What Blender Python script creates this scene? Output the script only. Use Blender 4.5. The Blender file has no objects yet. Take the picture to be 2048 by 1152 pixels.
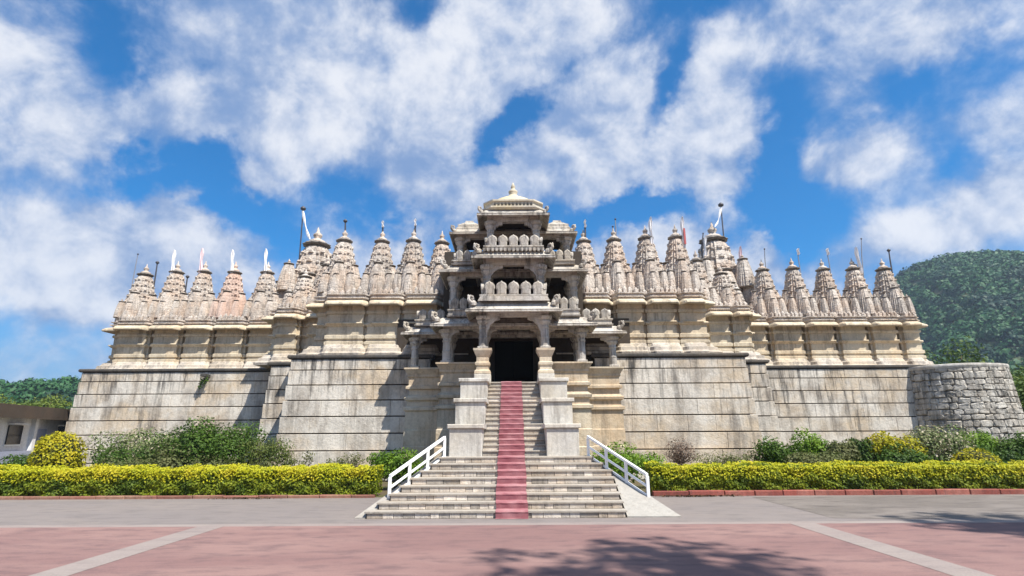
import bpy, bmesh, math, random
import numpy as np
from mathutils import Vector, Matrix, Euler
rnd = random.Random(7)
R = math.radians
scene = bpy.context.scene
COL = scene.collection

# ------------------------------------------------------------------ camera, sky, sun, exposure
cam_d = bpy.data.cameras.new('camera'); cam_d.sensor_width = 36.0; cam_d.lens = 19.69
cam_d.clip_start = 0.1; cam_d.clip_end = 6000
cam = bpy.data.objects.new('camera', cam_d); COL.objects.link(cam)
cam.matrix_world = Matrix.Translation((0, 0, 1.8)) @ Matrix.Rotation(R(90 + 14.71), 4, 'X') @ Matrix.Rotation(R(-0.3), 4, 'Z')
scene.camera = cam
scene.view_settings.view_transform = 'Standard'
scene.view_settings.look = 'None'
scene.view_settings.gamma = 1.0
scene.view_settings.use_curve_mapping = False
scene.view_settings.exposure = 0.8
SUN_AZ, SUN_EL = 44.0, 58.0          # to the right behind the camera
sd = Vector((math.sin(R(SUN_AZ)) * math.cos(R(SUN_EL)), -math.cos(R(SUN_AZ)) * math.cos(R(SUN_EL)), math.sin(R(SUN_EL))))
sun_d = bpy.data.lights.new('sun', 'SUN'); sun_d.energy = 5.0; sun_d.angle = R(0.5); sun_d.color = (1.0, 0.95, 0.86)
sun = bpy.data.objects.new('sun', sun_d); COL.objects.link(sun)
sun.rotation_euler = sd.to_track_quat('Z', 'Y').to_euler(); sun.location = (30, -30, 60)

SKY_STRENGTH = 0.10
world = bpy.data.worlds.new('World'); scene.world = world; world.use_nodes = True
wt = world.node_tree; wt.nodes.clear()
class NT:
    """small helper that adds nodes to a tree"""
    def __init__(s, tree): s.t = tree
    def n(s, typ, **kw):
        nd = s.t.nodes.new(typ)
        for k, v in kw.items(): setattr(nd, k, v)
        return nd
    def put(s, sock, v):
        if isinstance(v, bpy.types.NodeSocket): s.t.links.new(v, sock)
        elif v is not None: sock.default_value = v
    def math(s, op, a, b=None, c=None, clamp=False):
        nd = s.n('ShaderNodeMath', operation=op); nd.use_clamp = clamp
        for i, v in enumerate((a, b, c)): s.put(nd.inputs[i], v)
        return nd.outputs[0]
    def dot(s, a, b):
        nd = s.n('ShaderNodeVectorMath', operation='DOT_PRODUCT'); s.put(nd.inputs[0], a); s.put(nd.inputs[1], b)
        return nd.outputs['Value']
    def ramp(s, f, lo, hi, a=0.0, b=1.0):
        nd = s.n('ShaderNodeMapRange', interpolation_type='SMOOTHSTEP')
        s.put(nd.inputs[0], f); s.put(nd.inputs[1], lo); s.put(nd.inputs[2], hi); s.put(nd.inputs[3], a); s.put(nd.inputs[4], b)
        return nd.outputs[0]
    def mix(s, f, a, b, blend='MIX'):
        nd = s.n('ShaderNodeMix', data_type='RGBA', blend_type=blend)
        s.put(nd.inputs[0], f)
        for i, v in ((6, a), (7, b)):
            if isinstance(v, (tuple, list)) and len(v) == 3: v = (*v, 1)
            s.put(nd.inputs[i], v)
        return nd.outputs[2]
    def noise(s, vec, scale, detail=4, rough=0.55, dist=0.0):
        nd = s.n('ShaderNodeTexNoise'); s.put(nd.inputs['Vector'], vec)
        nd.inputs['Scale'].default_value = scale; nd.inputs['Detail'].default_value = detail
        nd.inputs['Roughness'].default_value = rough; nd.inputs['Distortion'].default_value = dist
        return nd.outputs['Fac']
    def mapping(s, vec, scale=(1, 1, 1), rot=(0, 0, 0), loc=(0, 0, 0)):
        nd = s.n('ShaderNodeMapping'); s.put(nd.inputs[0], vec)
        nd.inputs['Scale'].default_value = scale; nd.inputs['Rotation'].default_value = rot; nd.inputs['Location'].default_value = loc
        return nd.outputs[0]
W = NT(wt)
sky = W.n('ShaderNodeTexSky', sky_type='NISHITA'); sky.sun_disc = False
sky.sun_elevation = R(SUN_EL); sky.sun_rotation = R(180 - SUN_AZ); sky.air_density = 1.0; sky.dust_density = 0.6; sky.ozone_density = 2.5
dirv = W.n('ShaderNodeTexCoord').outputs['Generated']
# cloud banks in the sky: centre and two half axes as directions in the world (azimuth, elevation, widths in degrees, tilt, weight)
BANKS = [
    (-32.9, 14.2, 6.5, 2.6, 0, 0.55),
    (-41.2, 12.0, 5.5, 2.3, 0, 0.50),
    (-16.9, 16.9, 5.9, 2.2, 10, 0.45),
    (28.4, 16.3, 2.7, 1.8, 0, 0.40),
    (41.2, 15.2, 6.3, 2.4, 0, 0.70),
    (12.5, 26.5, 2.9, 2.9, 0, 0.40),
    (-23.7, 18.7, 3.8, 1.9, 0, -0.40),
    (-31.5, 24.2, 5.3, 2.6, -10, -1.20),
    (-30.1, 20.4, 7.6, 2.0, -15, -0.90),
    (-40.4, 7.4, 5.5, 2.3, 0, -0.25),
    (-33.3, 8.9, 3.4, 2.6, 0, -0.30),
    (0.4, 31.6, 7.3, 1.6, 33, -1.00),
    (17.1, 32.5, 1.6, 3.8, -15, -1.00),
    (11.2, 21.7, 7.5, 2.2, 5, -1.20),
    (27.7, 24.2, 2.7, 4.5, -20, -0.80),
    (29.1, 18.5, 5.4, 2.5, 0, -1.20),
    (37.9, 27.6, 4.5, 2.4, 0, -0.60),
    (44.4, 28.0, 3.4, 3.7, 0, -0.60),
    (-9.7, 39.9, 2.3, 2.7, 0, -1.00),
    (19.2, 39.4, 4.0, 1.8, 10, -0.90),
    (-17.7, 22.2, 4.4, 2.4, 0, -0.70),
    (-39.8, 32.5, 2.0, 2.0, 0, -0.60),
    (40.8, 21.8, 1.8, 1.8, 0, -0.60),
    (-37.5, 22.3, 2.5, 2.1, 0, -0.50),
    (7.5, 36.2, 2.8, 1.4, 30, -0.50),
    (-42.2, 24.9, 5.0, 4.3, 0, 0.80),
    (-40.4, 16.6, 7.2, 4.0, 0, 0.70),
    (-23.4, 33.3, 11.3, 5.4, 0, 0.70),
    (-4.2, 37.2, 12.3, 3.8, 28, 0.70),
    (8.5, 32.5, 4.8, 5.3, 0, 0.90),
    (22.4, 30.7, 4.6, 5.5, -20, 0.90),
    (-8.4, 24.9, 6.0, 2.7, 0, 0.60),
    (1.0, 26.6, 6.0, 3.0, 0, 0.60),
    (21.1, 24.0, 3.8, 2.1, 0, 0.70),
    (33.5, 22.9, 3.4, 3.9, 0, 0.60),
    (41.8, 16.7, 7.0, 3.1, 5, 0.80),
    (40.2, 31.6, 5.8, 1.4, 15, 0.50),
    (30.8, 35.1, 5.1, 2.1, 0, 0.50),
    (-27.7, 22.2, 2.0, 1.6, -30, 1.30),
    (-32.5, 16.9, 4.4, 2.6, 0, 0.70),
    (25.0, 16.8, 2.3, 1.6, 0, 0.90),
    (-37.3, 10.1, 5.7, 1.2, 10, 0.50),
    (-13.8, 32.6, 7.6, 5.7, 20, 0.50),
]
wn = W.n('ShaderNodeTexNoise'); W.put(wn.inputs['Vector'], dirv); wn.inputs['Scale'].default_value = 4.5; wn.inputs['Detail'].default_value = 6; wn.inputs['Roughness'].default_value = .6
wv_ = W.n('ShaderNodeVectorMath', operation='SUBTRACT'); W.put(wv_.inputs[0], wn.outputs['Color']); wv_.inputs[1].default_value = (.5, .5, .5)
wm_ = W.n('ShaderNodeVectorMath', operation='MULTIPLY_ADD'); W.put(wm_.inputs[0], wv_.outputs[0]); wm_.inputs[1].default_value = (.22, .22, .22); W.put(wm_.inputs[2], dirv)
bend = wm_.outputs[0]
acc = None
for az, el, ra, re, tilt, amp in BANKS:
    c = Vector((math.sin(R(az)) * math.cos(R(el)), math.cos(R(az)) * math.cos(R(el)), math.sin(R(el))))
    u0 = Vector((math.cos(R(az)), -math.sin(R(az)), 0)); v0 = u0.cross(c) * 1.0
    if v0.z < 0: v0 = -v0
    ct, st = math.cos(R(tilt)), math.sin(R(tilt))
    u = (u0 * ct + v0 * st) / math.sin(R(ra)); v = (v0 * ct - u0 * st) / math.sin(R(re))
    cx = W.n('ShaderNodeCombineXYZ')
    W.put(cx.inputs[0], W.dot(bend, tuple(u))); W.put(cx.inputs[1], W.dot(bend, tuple(v)))
    e = W.math('EXPONENT', W.math('MULTIPLY', W.dot(cx.outputs[0], cx.outputs[0]), -1.0))
    acc = W.math('MULTIPLY_ADD', e, amp, acc if acc is not None else 0.0)
sep = W.n('ShaderNodeSeparateXYZ'); W.put(sep.inputs[0], dirv)
acc = W.math('MULTIPLY', acc, W.ramp(sep.outputs[1], 0.0, 0.35))
skew = W.mapping(dirv, scale=(1.0, 1.0, 1.35), rot=(0, R(-28), 0))
n1 = W.noise(skew, 3.4, 9, 0.56, 0.25)
n2 = W.noise(W.mapping(dirv, loc=(3.1, 1.7, 0.4)), 10.0, 9, 0.6, 0.2)
n2b = W.noise(W.mapping(dirv, loc=(3.1 + .018, 1.7, 0.4 + .026)), 10.0, 9, 0.6, 0.2)
n1b = W.noise(W.mapping(skew, loc=(.05, 0, .07)), 3.4, 9, 0.56, 0.25)
n3 = W.noise(W.mapping(dirv, loc=(7.1, 2.2, 5.4)), 2.3, 3, 0.5)
dens = W.math('MULTIPLY_ADD', W.math('SUBTRACT', n1, 0.5), 2.9, acc)
dens = W.math('MULTIPLY_ADD', W.math('SUBTRACT', n2, 0.5), 1.7, dens)
dens = W.math('ADD', dens, W.ramp(sep.outputs[2], 0.05, 0.32, 0.52, 0.24))
soft = W.ramp(n3, 0.38, 0.62, 0.35, 1.1)
cover = W.ramp(dens, -0.35, soft)
relief = W.math('MULTIPLY_ADD', W.math('SUBTRACT', n2, n2b), 2.6, W.math('MULTIPLY', W.math('SUBTRACT', n1, n1b), 2.8))
bright = W.ramp(W.math('MULTIPLY_ADD', dens, 0.40, W.math('ADD', relief, W.math('MULTIPLY', W.math('SUBTRACT', n3, 0.5), 1.2))), -0.60, 1.15)
cloudcol = W.mix(bright, (1.35, 2.1, 3.65), (5.2, 5.3, 5.6))
skyb = W.mix(1.0, sky.outputs[0], (0.05, 0.60, 0.97), 'MULTIPLY')
hz = W.ramp(sep.outputs[2], 0.0, 0.3, 0.5, 0.0)
skyb = W.mix(hz, skyb, (1.15, 1.8, 3.1))
full = W.mix(W.math('MULTIPLY', cover, 0.94), skyb, cloudcol)
bg = W.n('ShaderNodeBackground'); W.put(bg.inputs[0], full); bg.inputs[1].default_value = SKY_STRENGTH
W.put(W.n('ShaderNodeOutputWorld').inputs[0], bg.outputs[0])
HAZE = 0.00030

# ------------------------------------------------------------------ materials
def new_mat(name):
    m = bpy.data.materials.new(name); m.use_nodes = True; m.node_tree.nodes.clear()
    N = NT(m.node_tree)
    out = N.n('ShaderNodeOutputMaterial'); bs = N.n('ShaderNodeBsdfPrincipled')
    N.put(out.inputs[0], bs.outputs[0]); bs.inputs['Specular IOR Level'].default_value = 0.25
    return m, N, bs, out
def stone(name, base, warm, dark, lichen=0.5, streak=0.5, top=None, bump=0.5, var=0.25, scale=1.0, rough=0.85, bd=.05):
    """weathered stone: warm patches, pale bloom, black lichen and streaks running down"""
    m, N, bs, out = new_mat(name)
    g = N.n('ShaderNodeNewGeometry'); P = g.outputs['Position']
    oi = N.n('ShaderNodeObjectInfo')
    a = N.noise(P, 0.55 * scale, 4, 0.6); b = N.noise(P, 2.6 * scale, 6, 0.65, 0.4); c = N.noise(P, 11 * scale, 5, 0.7)
    col = N.mix(N.ramp(a, 0.4, 0.64), base, warm)
    col = N.mix(N.ramp(b, 0.45, 0.75, 0.0, 0.55), col, tuple(min(1, x * 1.22) for x in base))
    sta = N.noise(N.mapping(P, loc=(2, 9, 4), scale=(1.0, 1.0, .55)), 1.25 * scale, 6, .68, .4)
    col = N.mix(N.math('MULTIPLY', N.ramp(sta, .43, .68), min(.75, streak * .75)), col, tuple(x * k for x, k in zip(base, (.50, .46, .43))))
    st = N.noise(N.mapping(P, scale=(3.2 * scale, 3.2 * scale, 0.28 * scale)), 1.0, 5, 0.65, 0.3)
    big = N.noise(N.mapping(P, loc=(11, 3, 7), scale=(1, 1, .6)), 0.42 * scale, 4, 0.6)
    lf = N.math('MULTIPLY', N.ramp(N.math('MULTIPLY_ADD', c, 0.45, N.math('MULTIPLY', b, 0.7)), 0.56, 0.74), N.math('MULTIPLY', N.ramp(big, .38, .62, .35, 1.0), lichen))
    st2 = N.noise(N.mapping(P, scale=(9 * scale, 9 * scale, 0.7 * scale), loc=(5, 2, 1)), 1.0, 4, 0.7, 0.2)
    sf = N.math('MULTIPLY', N.ramp(N.math('MULTIPLY_ADD', st2, .45, N.math('MULTIPLY', st, .75)), 0.55, 0.72), N.math('MULTIPLY', N.ramp(big, .36, .60, .30, 1.0), streak))
    if top:
        sp = N.n('ShaderNodeSeparateXYZ'); N.put(sp.inputs[0], P)
        sf = N.math('MULTIPLY', sf, N.ramp(N.math('MULTIPLY_ADD', N.math('SUBTRACT', a, 0.5), 5.0, sp.outputs[2]), top[0], top[1], 0.34, 1.0))
    col = N.mix(N.math('MAXIMUM', lf, sf), col, dark)
    v = N.math('MULTIPLY_ADD', N.math('SUBTRACT', oi.outputs['Random'], 0.5), var, 1.0)
    v = N.math('MULTIPLY', v, N.ramp(c, 0.3, 0.75, 0.84, 1.1))
    hs = N.n('ShaderNodeHueSaturation'); N.put(hs.inputs['Color'], col); N.put(hs.inputs['Value'], v)
    N.put(bs.inputs['Base Color'], hs.outputs[0]); bs.inputs['Roughness'].default_value = rough
    bp = N.n('ShaderNodeBump'); bp.inputs['Strength'].default_value = bump; bp.inputs['Distance'].default_value = bd
    N.put(bp.inputs['Height'], N.math('MULTIPLY_ADD', c, 0.6, b)); N.put(bs.inputs['Normal'], bp.outputs[0])
    return m
def plain(name, col, rough=0.7, var=0.12, scale=8.0, spec=0.25):
    m, N, bs, out = new_mat(name)
    g = N.n('ShaderNodeNewGeometry'); oi = N.n('ShaderNodeObjectInfo')
    c = N.noise(g.outputs['Position'], scale, 5, 0.65)
    v = N.math('MULTIPLY_ADD', N.math('SUBTRACT', c, 0.5), var * 4, N.math('MULTIPLY_ADD', N.math('SUBTRACT', oi.outputs['Random'], 0.5), var, 1.0))
    hs = N.n('ShaderNodeHueSaturation'); hs.inputs['Color'].default_value = (*col, 1); N.put(hs.inputs['Value'], v)
    N.put(bs.inputs['Base Color'], hs.outputs[0]); bs.inputs['Roughness'].default_value = rough
    bs.inputs['Specular IOR Level'].default_value = spec
    return m
def leafmat(name, c1, c2, c3=None, trans=0.3, pscale=0.5):
    m, N, bs, out = new_mat(name)
    g = N.n('ShaderNodeNewGeometry')
    col = N.mix(g.outputs['Random Per Island'], c1, c2)
    n = N.noise(g.outputs['Position'], pscale, 3, 0.6)
    if c3: col = N.mix(N.ramp(n, 0.45, 0.68), col, c3)
    N.put(bs.inputs['Base Color'], col); bs.inputs['Roughness'].default_value = 0.6
    tr = N.n('ShaderNodeBsdfTranslucent'); N.put(tr.inputs[0], col)
    mx = N.n('ShaderNodeMixShader'); mx.inputs[0].default_value = trans
    N.put(mx.inputs[1], bs.outputs[0]); N.put(mx.inputs[2], tr.outputs[0]); N.put(out.inputs[0], mx.outputs[0])
    return m
M = {}
M['podium'] = stone('podium_stone', (.66, .61, .54), (.58, .47, .345), (.085, .078, .072), 0.5, 1.0, top=(1.2, 5.0), bump=.6, var=.12)
M['mould'] = stone('grimy_moulding_stone', (.52, .47, .41), (.50, .42, .32), (.13, .115, .105), 0.75, 0.7, bump=.6, var=.06)
M['wall'] = stone('wall_limestone', (.60, .525, .40), (.60, .48, .33), (.16, .13, .10), 0.5, 0.6, bump=.5, var=.1)
M['spire'] = stone('carved_limestone', (.68, .61, .54), (.64, .51, .41), (.11, .09, .08), 0.6, 0.6, bump=1.0, var=.2, scale=1.7, bd=.1)
M['pinkspire'] = stone('pink_limestone', (.64, .49, .41), (.62, .44, .35), (.14, .10, .09), 0.5, 0.5, bump=.9, var=.1, scale=1.6)
M['dark'] = stone('lichen_black_stone', (.085, .08, .075), (.12, .10, .08), (.03, .03, .03), 0.6, 0.6, bump=.6, var=.1)
M['cap'] = stone('weathered_cap_stone', (.27, .245, .22), (.22, .19, .16), (.05, .045, .04), 0.9, 0.7, bump=.6, var=.2, scale=2)
M['porch'] = stone('porch_stone', (.56, .525, .48), (.50, .44, .36), (.10, .093, .086), 0.75, 0.85, bump=.6, var=.14, scale=1.6)
M['porchbase'] = stone('porch_base_stone', (.58, .50, .385), (.56, .43, .29), (.18, .15, .12), 0.4, 0.5, bump=.5, var=.12)
M['dome'] = stone('dome_plaster', (.58, .53, .44), (.60, .50, .30), (.22, .20, .17), 0.35, 0.4, bump=.4, var=.05)
M['white'] = stone('whitewashed_stone', (.57, .545, .50), (.53, .48, .40), (.20, .18, .16), 0.45, 0.6, bump=.3, var=.08)
M['ramp'] = stone('ramp_cement', (.34, .32, .29), (.33, .29, .25), (.20, .18, .16), 0.4, 0.2, bump=.3, var=0)
M['tread'] = stone('step_tread_stone', (.40, .36, .31), (.38, .33, .27), (.18, .155, .135), 0.55, 0.3, bump=.3, var=.12)
M['riser'] = stone('step_riser_stone', (.56, .50, .43), (.54, .44, .34), (.12, .10, .085), 0.8, 0.5, bump=.5, var=.75, scale=2)
M['joint'] = plain('dark_joint', (.07, .06, .05), .95)
M['rubble'] = stone('rubble_stone', (.54, .51, .46), (.50, .45, .38), (.05, .05, .045), 0.95, 0.85, bump=.9, var=.4, scale=1.6)
M['rubblecore'] = plain('rubble_mortar', (.26, .24, .22), .95, .2)
M['doorshade'] = plain('doorway_shade_black', (.010, .008, .006), 1.0, .1, 8, 0.0)  # near-black door colour, shade of the deep doorway painted in
M['interior'] = stone('shade_dark_stone', (.065, .052, .042), (.07, .052, .036), (.025, .02, .018), 0.4, 0.4, bump=.3, var=.1)  # stone darkened in its colour to stand for shade inside the porch
M['rail'] = plain('white_painted_rail', (.80, .80, .79), .45, .03, 5, .4)
M['whitecloth'] = plain('white_cloth', (.82, .80, .80), .8, .03)
M['pinkcloth'] = plain('pink_white_cloth', (.78, .60, .62), .8, .05)
M['redcloth'] = plain('faded_red_cloth', (.45, .12, .12), .8, .05)
M['metal'] = plain('dark_pole_metal', (.06, .06, .07), .5, .05, 5, .5)
M['greymetal'] = plain('grey_pole_metal', (.22, .23, .26), .5, .05, 5, .5)
M['oldkerb'] = stone('faded_kerb_paint', (.24, .10, .075), (.28, .16, .11), (.10, .06, .05), 0.5, 0.4, bump=.3, var=.3, scale=2)
M['kerb'] = stone('red_kerb_paint', (.27, .075, .058), (.33, .13, .10), (.10, .05, .045), 0.8, 0.5, bump=.3, var=.3, scale=2)
M['plaster'] = stone('white_plaster', (.74, .73, .74), (.70, .68, .68), (.40, .38, .40), 0.2, 0.3, bump=.2, var=.05)
M['brownroof'] = stone('brown_roof_sheet', (.085, .065, .05), (.10, .07, .05), (.05, .04, .035), 0.4, 0.4, bump=.3, var=.05)
M['glass'] = plain('dark_window_glass', (.02, .02, .025), .15, .05, 3, .5)
M['bluepaint'] = plain('grey_blue_door', (.30, .32, .42), .6)
M['bark'] = plain('bark', (.10, .075, .05), .9, .2, 12)
M['soil'] = stone('garden_soil', (.10, .075, .045), (.08, .09, .03), (.04, .035, .02), 0.4, 0.1, bump=.6, var=0, scale=1.5)
# paving
def paving(name, base, alt, dark, ps=0.5):
    m, N, bs, out = new_mat(name)
    P = N.n('ShaderNodeNewGeometry').outputs['Position']
    a = N.noise(N.mapping(P, scale=(.35, 1, 1)), ps, 5, .62, .5); b = N.noise(N.mapping(P, scale=(.6, 1.6, 1)), 2.2, 6, .68); c = N.noise(P, 45, 3, .7)
    col = N.mix(N.ramp(a, .38, .66), base, alt); col = N.mix(N.ramp(b, .44, .70, 0, .85), col, dark)
    hs = N.n('ShaderNodeHueSaturation'); N.put(hs.inputs['Color'], col); N.put(hs.inputs['Value'], N.ramp(c, .2, .8, .82, 1.15))
    N.put(bs.inputs['Base Color'], hs.outputs[0]); bs.inputs['Roughness'].default_value = .8
    bp = N.n('ShaderNodeBump'); bp.inputs['Strength'].default_value = .25; bp.inputs['Distance'].default_value = .02
    N.put(bp.inputs['Height'], c); N.put(bs.inputs['Normal'], bp.outputs[0])
    return m
M['redpave'] = paving('red_paving', (.205, .120, .112), (.255, .158, .142), (.135, .085, .085))
M['apron'] = paving('grey_apron', (.195, .170, .162), (.215, .185, .170), (.150, .132, .126))
M['dirt'] = paving('worn_grey_apron', (.150, .130, .115), (.195, .170, .152), (.095, .082, .075), 0.9)
M['strip'] = paving('pale_strip', (.27, .23, .21), (.25, .205, .19), (.21, .175, .165))
M['earth'] = paving('dry_grassland', (.12, .13, .05), (.16, .14, .07), (.07, .085, .03), 0.05)
# carpet
m, N, bs, out = new_mat('dusty_red_carpet')
P = N.n('ShaderNodeNewGeometry').outputs['Position']
a = N.noise(P, 2.0, 5, .65); b = N.noise(P, 60, 3, .7)
col = N.mix(N.ramp(a, .35, .7), (.30, .115, .128), (.40, .205, .212))
hs = N.n('ShaderNodeHueSaturation'); N.put(hs.inputs['Color'], col); N.put(hs.inputs['Value'], N.ramp(b, .2, .8, .85, 1.12))
N.put(bs.inputs['Base Color'], hs.outputs[0]); bs.inputs['Roughness'].default_value = .95
M['carpet'] = m
M['young'] = leafmat('yellow_young_leaves', (.46, .44, .012), (.36, .38, .012), (.52, .45, .02), .3, 1.2)
M['hedgeleaf'] = leafmat('hedge_leaves', (.15, .20, .012), (.26, .29, .015), (.09, .14, .012), .35, 1.6)
M['hedgecore'] = plain('hedge_twigs', (.035, .04, .012), .95, .3, 6)
M['yellowbush'] = leafmat('yellow_bush_leaves', (.42, .38, .015), (.28, .28, .012), (.50, .42, .02), .3, 2)
M['green'] = leafmat('green_leaves', (.05, .11, .012), (.09, .15, .02), (.035, .075, .012), .3, 1.2)
M['bright'] = leafmat('bright_green_leaves', (.11, .22, .015), (.17, .26, .02), (.07, .15, .012), .3, 1.5)
M['dull'] = leafmat('dull_olive_leaves', (.12, .14, .05), (.17, .17, .07), (.09, .12, .03), .3, 1.5)
M['silver'] = leafmat('silvery_leaves', (.14, .19, .06), (.26, .26, .14), (.07, .13, .02), .25, 1.8)
M['flower'] = leafmat('cream_blossom', (.55, .48, .36), (.42, .36, .26), None, .2)
M['twig'] = plain('dry_twigs', (.17, .12, .09), .9, .25, 10)
M['fine'] = leafmat('feathery_leaves', (.10, .13, .03), (.15, .18, .04), (.06, .10, .02), .3, 1.5)
M['treeleaf'] = leafmat('tree_leaves', (.05, .10, .015), (.10, .15, .02), (.035, .07, .015), .25, .35)
M['treelight'] = leafmat('light_tree_leaves', (.11, .16, .02), (.17, .20, .03), (.07, .11, .02), .25, .35)
M['forest'] = leafmat('forest_canopy', (.016, .072, .024), (.040, .115, .032), (.008, .036, .020), 0.1, .05)
M['deadleaf'] = leafmat('fallen_dry_leaves', (.10, .05, .02), (.06, .035, .02), None, .1)

# ------------------------------------------------------------------ builders
ORG = {}
def link(o, parent=None):
    COL.objects.link(o)
    if parent is not None: o.parent = parent
    return o
def tag(o, label=None, cat=None, group=None, kind=None):
    if label: o['label'] = label
    if cat: o['category'] = cat
    if group: o['group'] = group
    if kind: o['kind'] = kind
    return o
def thing(name, label, cat, loc=(0, 0, 0), group=None):
    o = bpy.data.objects.new(name, None); link(o); o.location = loc; o.empty_display_size = .2
    ORG[o.name] = Vector(loc)
    return tag(o, label, cat, group)
def org(o):
    v = Vector((0, 0, 0))
    while o is not None:
        v = v + Vector(o.location); o = o.parent
    return v
class MB:
    """collects shapes given in world coordinates; build() links them as one mesh object"""
    def __init__(s): s.v = []; s.f = []; s.mi = []; s.cur = 0
    def add(s, vs, fs):
        k = len(s.v); s.v += [tuple(p) for p in vs]; s.f += [tuple(i + k for i in f) for f in fs]; s.mi += [s.cur] * len(fs); return s
    def box(s, x0, x1, y0, y1, z0, z1, ch=0.0):
        if ch <= 0:
            vs = [(x0, y0, z0), (x1, y0, z0), (x1, y1, z0), (x0, y1, z0), (x0, y0, z1), (x1, y0, z1), (x1, y1, z1), (x0, y1, z1)]
            return s.add(vs, [(3, 2, 1, 0), (4, 5, 6, 7), (0, 1, 5, 4), (1, 2, 6, 5), (2, 3, 7, 6), (3, 0, 4, 7)])
        c = ch                               # chamfered front face and edges
        vs = [(x0 + c, y0, z0 + c), (x1 - c, y0, z0 + c), (x1 - c, y0, z1 - c), (x0 + c, y0, z1 - c),
              (x0, y0 + c, z0), (x1, y0 + c, z0), (x1, y0 + c, z1), (x0, y0 + c, z1),
              (x0, y1, z0), (x1, y1, z0), (x1, y1, z1), (x0, y1, z1)]
        fs = [(0, 1, 2, 3), (4, 5, 1, 0), (5, 6, 2, 1), (6, 7, 3, 2), (7, 4, 0, 3), (4, 8, 9, 5), (5, 9, 10, 6), (6, 10, 11, 7), (7, 11, 8, 4), (9, 8, 11, 10)]
        return s.add(vs, fs)
    def prism(s, poly, z0, z1):              # poly in plan, counter-clockwise
        n = len(poly); vs = [(x, y, z0) for x, y in poly] + [(x, y, z1) for x, y in poly]
        return s.add(vs, [tuple(range(n - 1, -1, -1)), tuple(range(n, 2 * n))] + [(i, (i + 1) % n, n + (i + 1) % n, n + i) for i in range(n)])
    def plate(s, poly, y0, y1):              # poly in x, z; thickness along y
        n = len(poly); vs = [(x, y0, z) for x, z in poly] + [(x, y1, z) for x, z in poly]
        return s.add(vs, [tuple(range(n)), tuple(range(2 * n - 1, n - 1, -1))] + [(i, n + i, n + (i + 1) % n, (i + 1) % n) for i in range(n)])
    def plate_x(s, poly, x0, x1):            # poly in y, z; thickness along x
        n = len(poly); vs = [(x0, y, z) for y, z in poly] + [(x1, y, z) for y, z in poly]
        return s.add(vs, [tuple(range(n - 1, -1, -1)), tuple(range(n, 2 * n))] + [(i, (i + 1) % n, n + (i + 1) % n, n + i) for i in range(n)])
    def lathe(s, cx, cy, prof, n=12, rot=0.0, lobes=0, lobe=0.0):
        vs = []
        for r, z in prof:
            for k in range(n):
                a = rot + 2 * math.pi * k / n; q = r * (1 + (lobe * math.cos(lobes * a) if lobes else 0))
                vs.append((cx + q * math.cos(a), cy + q * math.sin(a), z))
        m = len(prof); fs = [tuple(range(n - 1, -1, -1)), tuple((m - 1) * n + k for k in range(n))]
        for j in range(m - 1):
            for k in range(n):
                fs.append((j * n + k, j * n + (k + 1) % n, (j + 1) * n + (k + 1) % n, (j + 1) * n + k))
        return s.add(vs, fs)
    def rings(s, rings):                     # list of closed rings, same count, counter-clockwise from above
        n = len(rings[0]); vs = [p for r in rings for p in r]; m = len(rings)
        fs = [tuple(range(n - 1, -1, -1)), tuple((m - 1) * n + k for k in range(n))]
        for j in range(m - 1):
            for k in range(n): fs.append((j * n + k, j * n + (k + 1) % n, (j + 1) * n + (k + 1) % n, (j + 1) * n + k))
        return s.add(vs, fs)
    def tube(s, pts, rad, n=6):
        pts = [Vector(p) for p in pts]
        if not isinstance(rad, (list, tuple)): rad = [rad] * len(pts)
        vs = []
        for i, p in enumerate(pts):
            d = (pts[min(i + 1, len(pts) - 1)] - pts[max(i - 1, 0)]).normalized()
            a = d.cross(Vector((0, 1, 0.01)));
            if a.length < 1e-3: a = d.cross(Vector((1, 0, 0)))
            a.normalize(); b = d.cross(a)
            for k in range(n):
                t = 2 * math.pi * k / n; vs.append(p + (a * math.cos(t) + b * math.sin(t)) * rad[i])
        m = len(pts); fs = [tuple(range(n)), tuple((m - 1) * n + k for k in range(n - 1, -1, -1))]
        for j in range(m - 1):
            for k in range(n): fs.append((j * n + k, (j + 1) * n + k, (j + 1) * n + (k + 1) % n, j * n + (k + 1) % n))
        return s.add(vs, fs)
    def sweep(s, cols, prof, closed=False):
        """cols: (x, y, ox, oy) points of a plan path with their outward offset vector; prof: (offset, z)"""
        n = len(prof); vs = []
        for x, y, ox, oy in cols:
            for o, z in prof: vs.append((x + ox * o, y + oy * o, z))
        fs = []
        for i in range(len(cols) - 1):
            for j in range(n if closed else n - 1):
                a, b = i * n + j, i * n + (j + 1) % n; fs.append((a, a + n, b + n, b))
        if closed: fs += [tuple(range(n)), tuple((len(cols) - 1) * n + k for k in range(n - 1, -1, -1))]
        return s.add(vs, fs)
    def build(s, name, mat, parent=None, smooth=False, label=None, fix=True):
        o0 = org(parent) if parent is not None else Vector((0, 0, 0))
        me = bpy.data.meshes.new(name)
        me.from_pydata([(x - o0.x, y - o0.y, z - o0.z) for x, y, z in s.v], [], s.f)
        if fix:
            bm = bmesh.new(); bm.from_mesh(me); bmesh.ops.recalc_face_normals(bm, faces=bm.faces); bm.to_mesh(me); bm.free()
        if smooth: me.polygons.foreach_set('use_smooth', [True] * len(me.polygons))
        for q in (mat if isinstance(mat, list) else [mat]): me.materials.append(q)
        if any(s.mi): me.polygons.foreach_set('material_index', s.mi)
        me.update()
        o = bpy.data.objects.new(name, me); link(o, parent)
        if label: o['label'] = label
        return o
def copy_tree(o, parent=None, first=True):
    c = o.copy(); COL.objects.link(c)
    c.parent = parent if parent is not None else (o.parent if first else None)
    for ch in list(o.children): copy_tree(ch, c, False)
    return c
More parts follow.
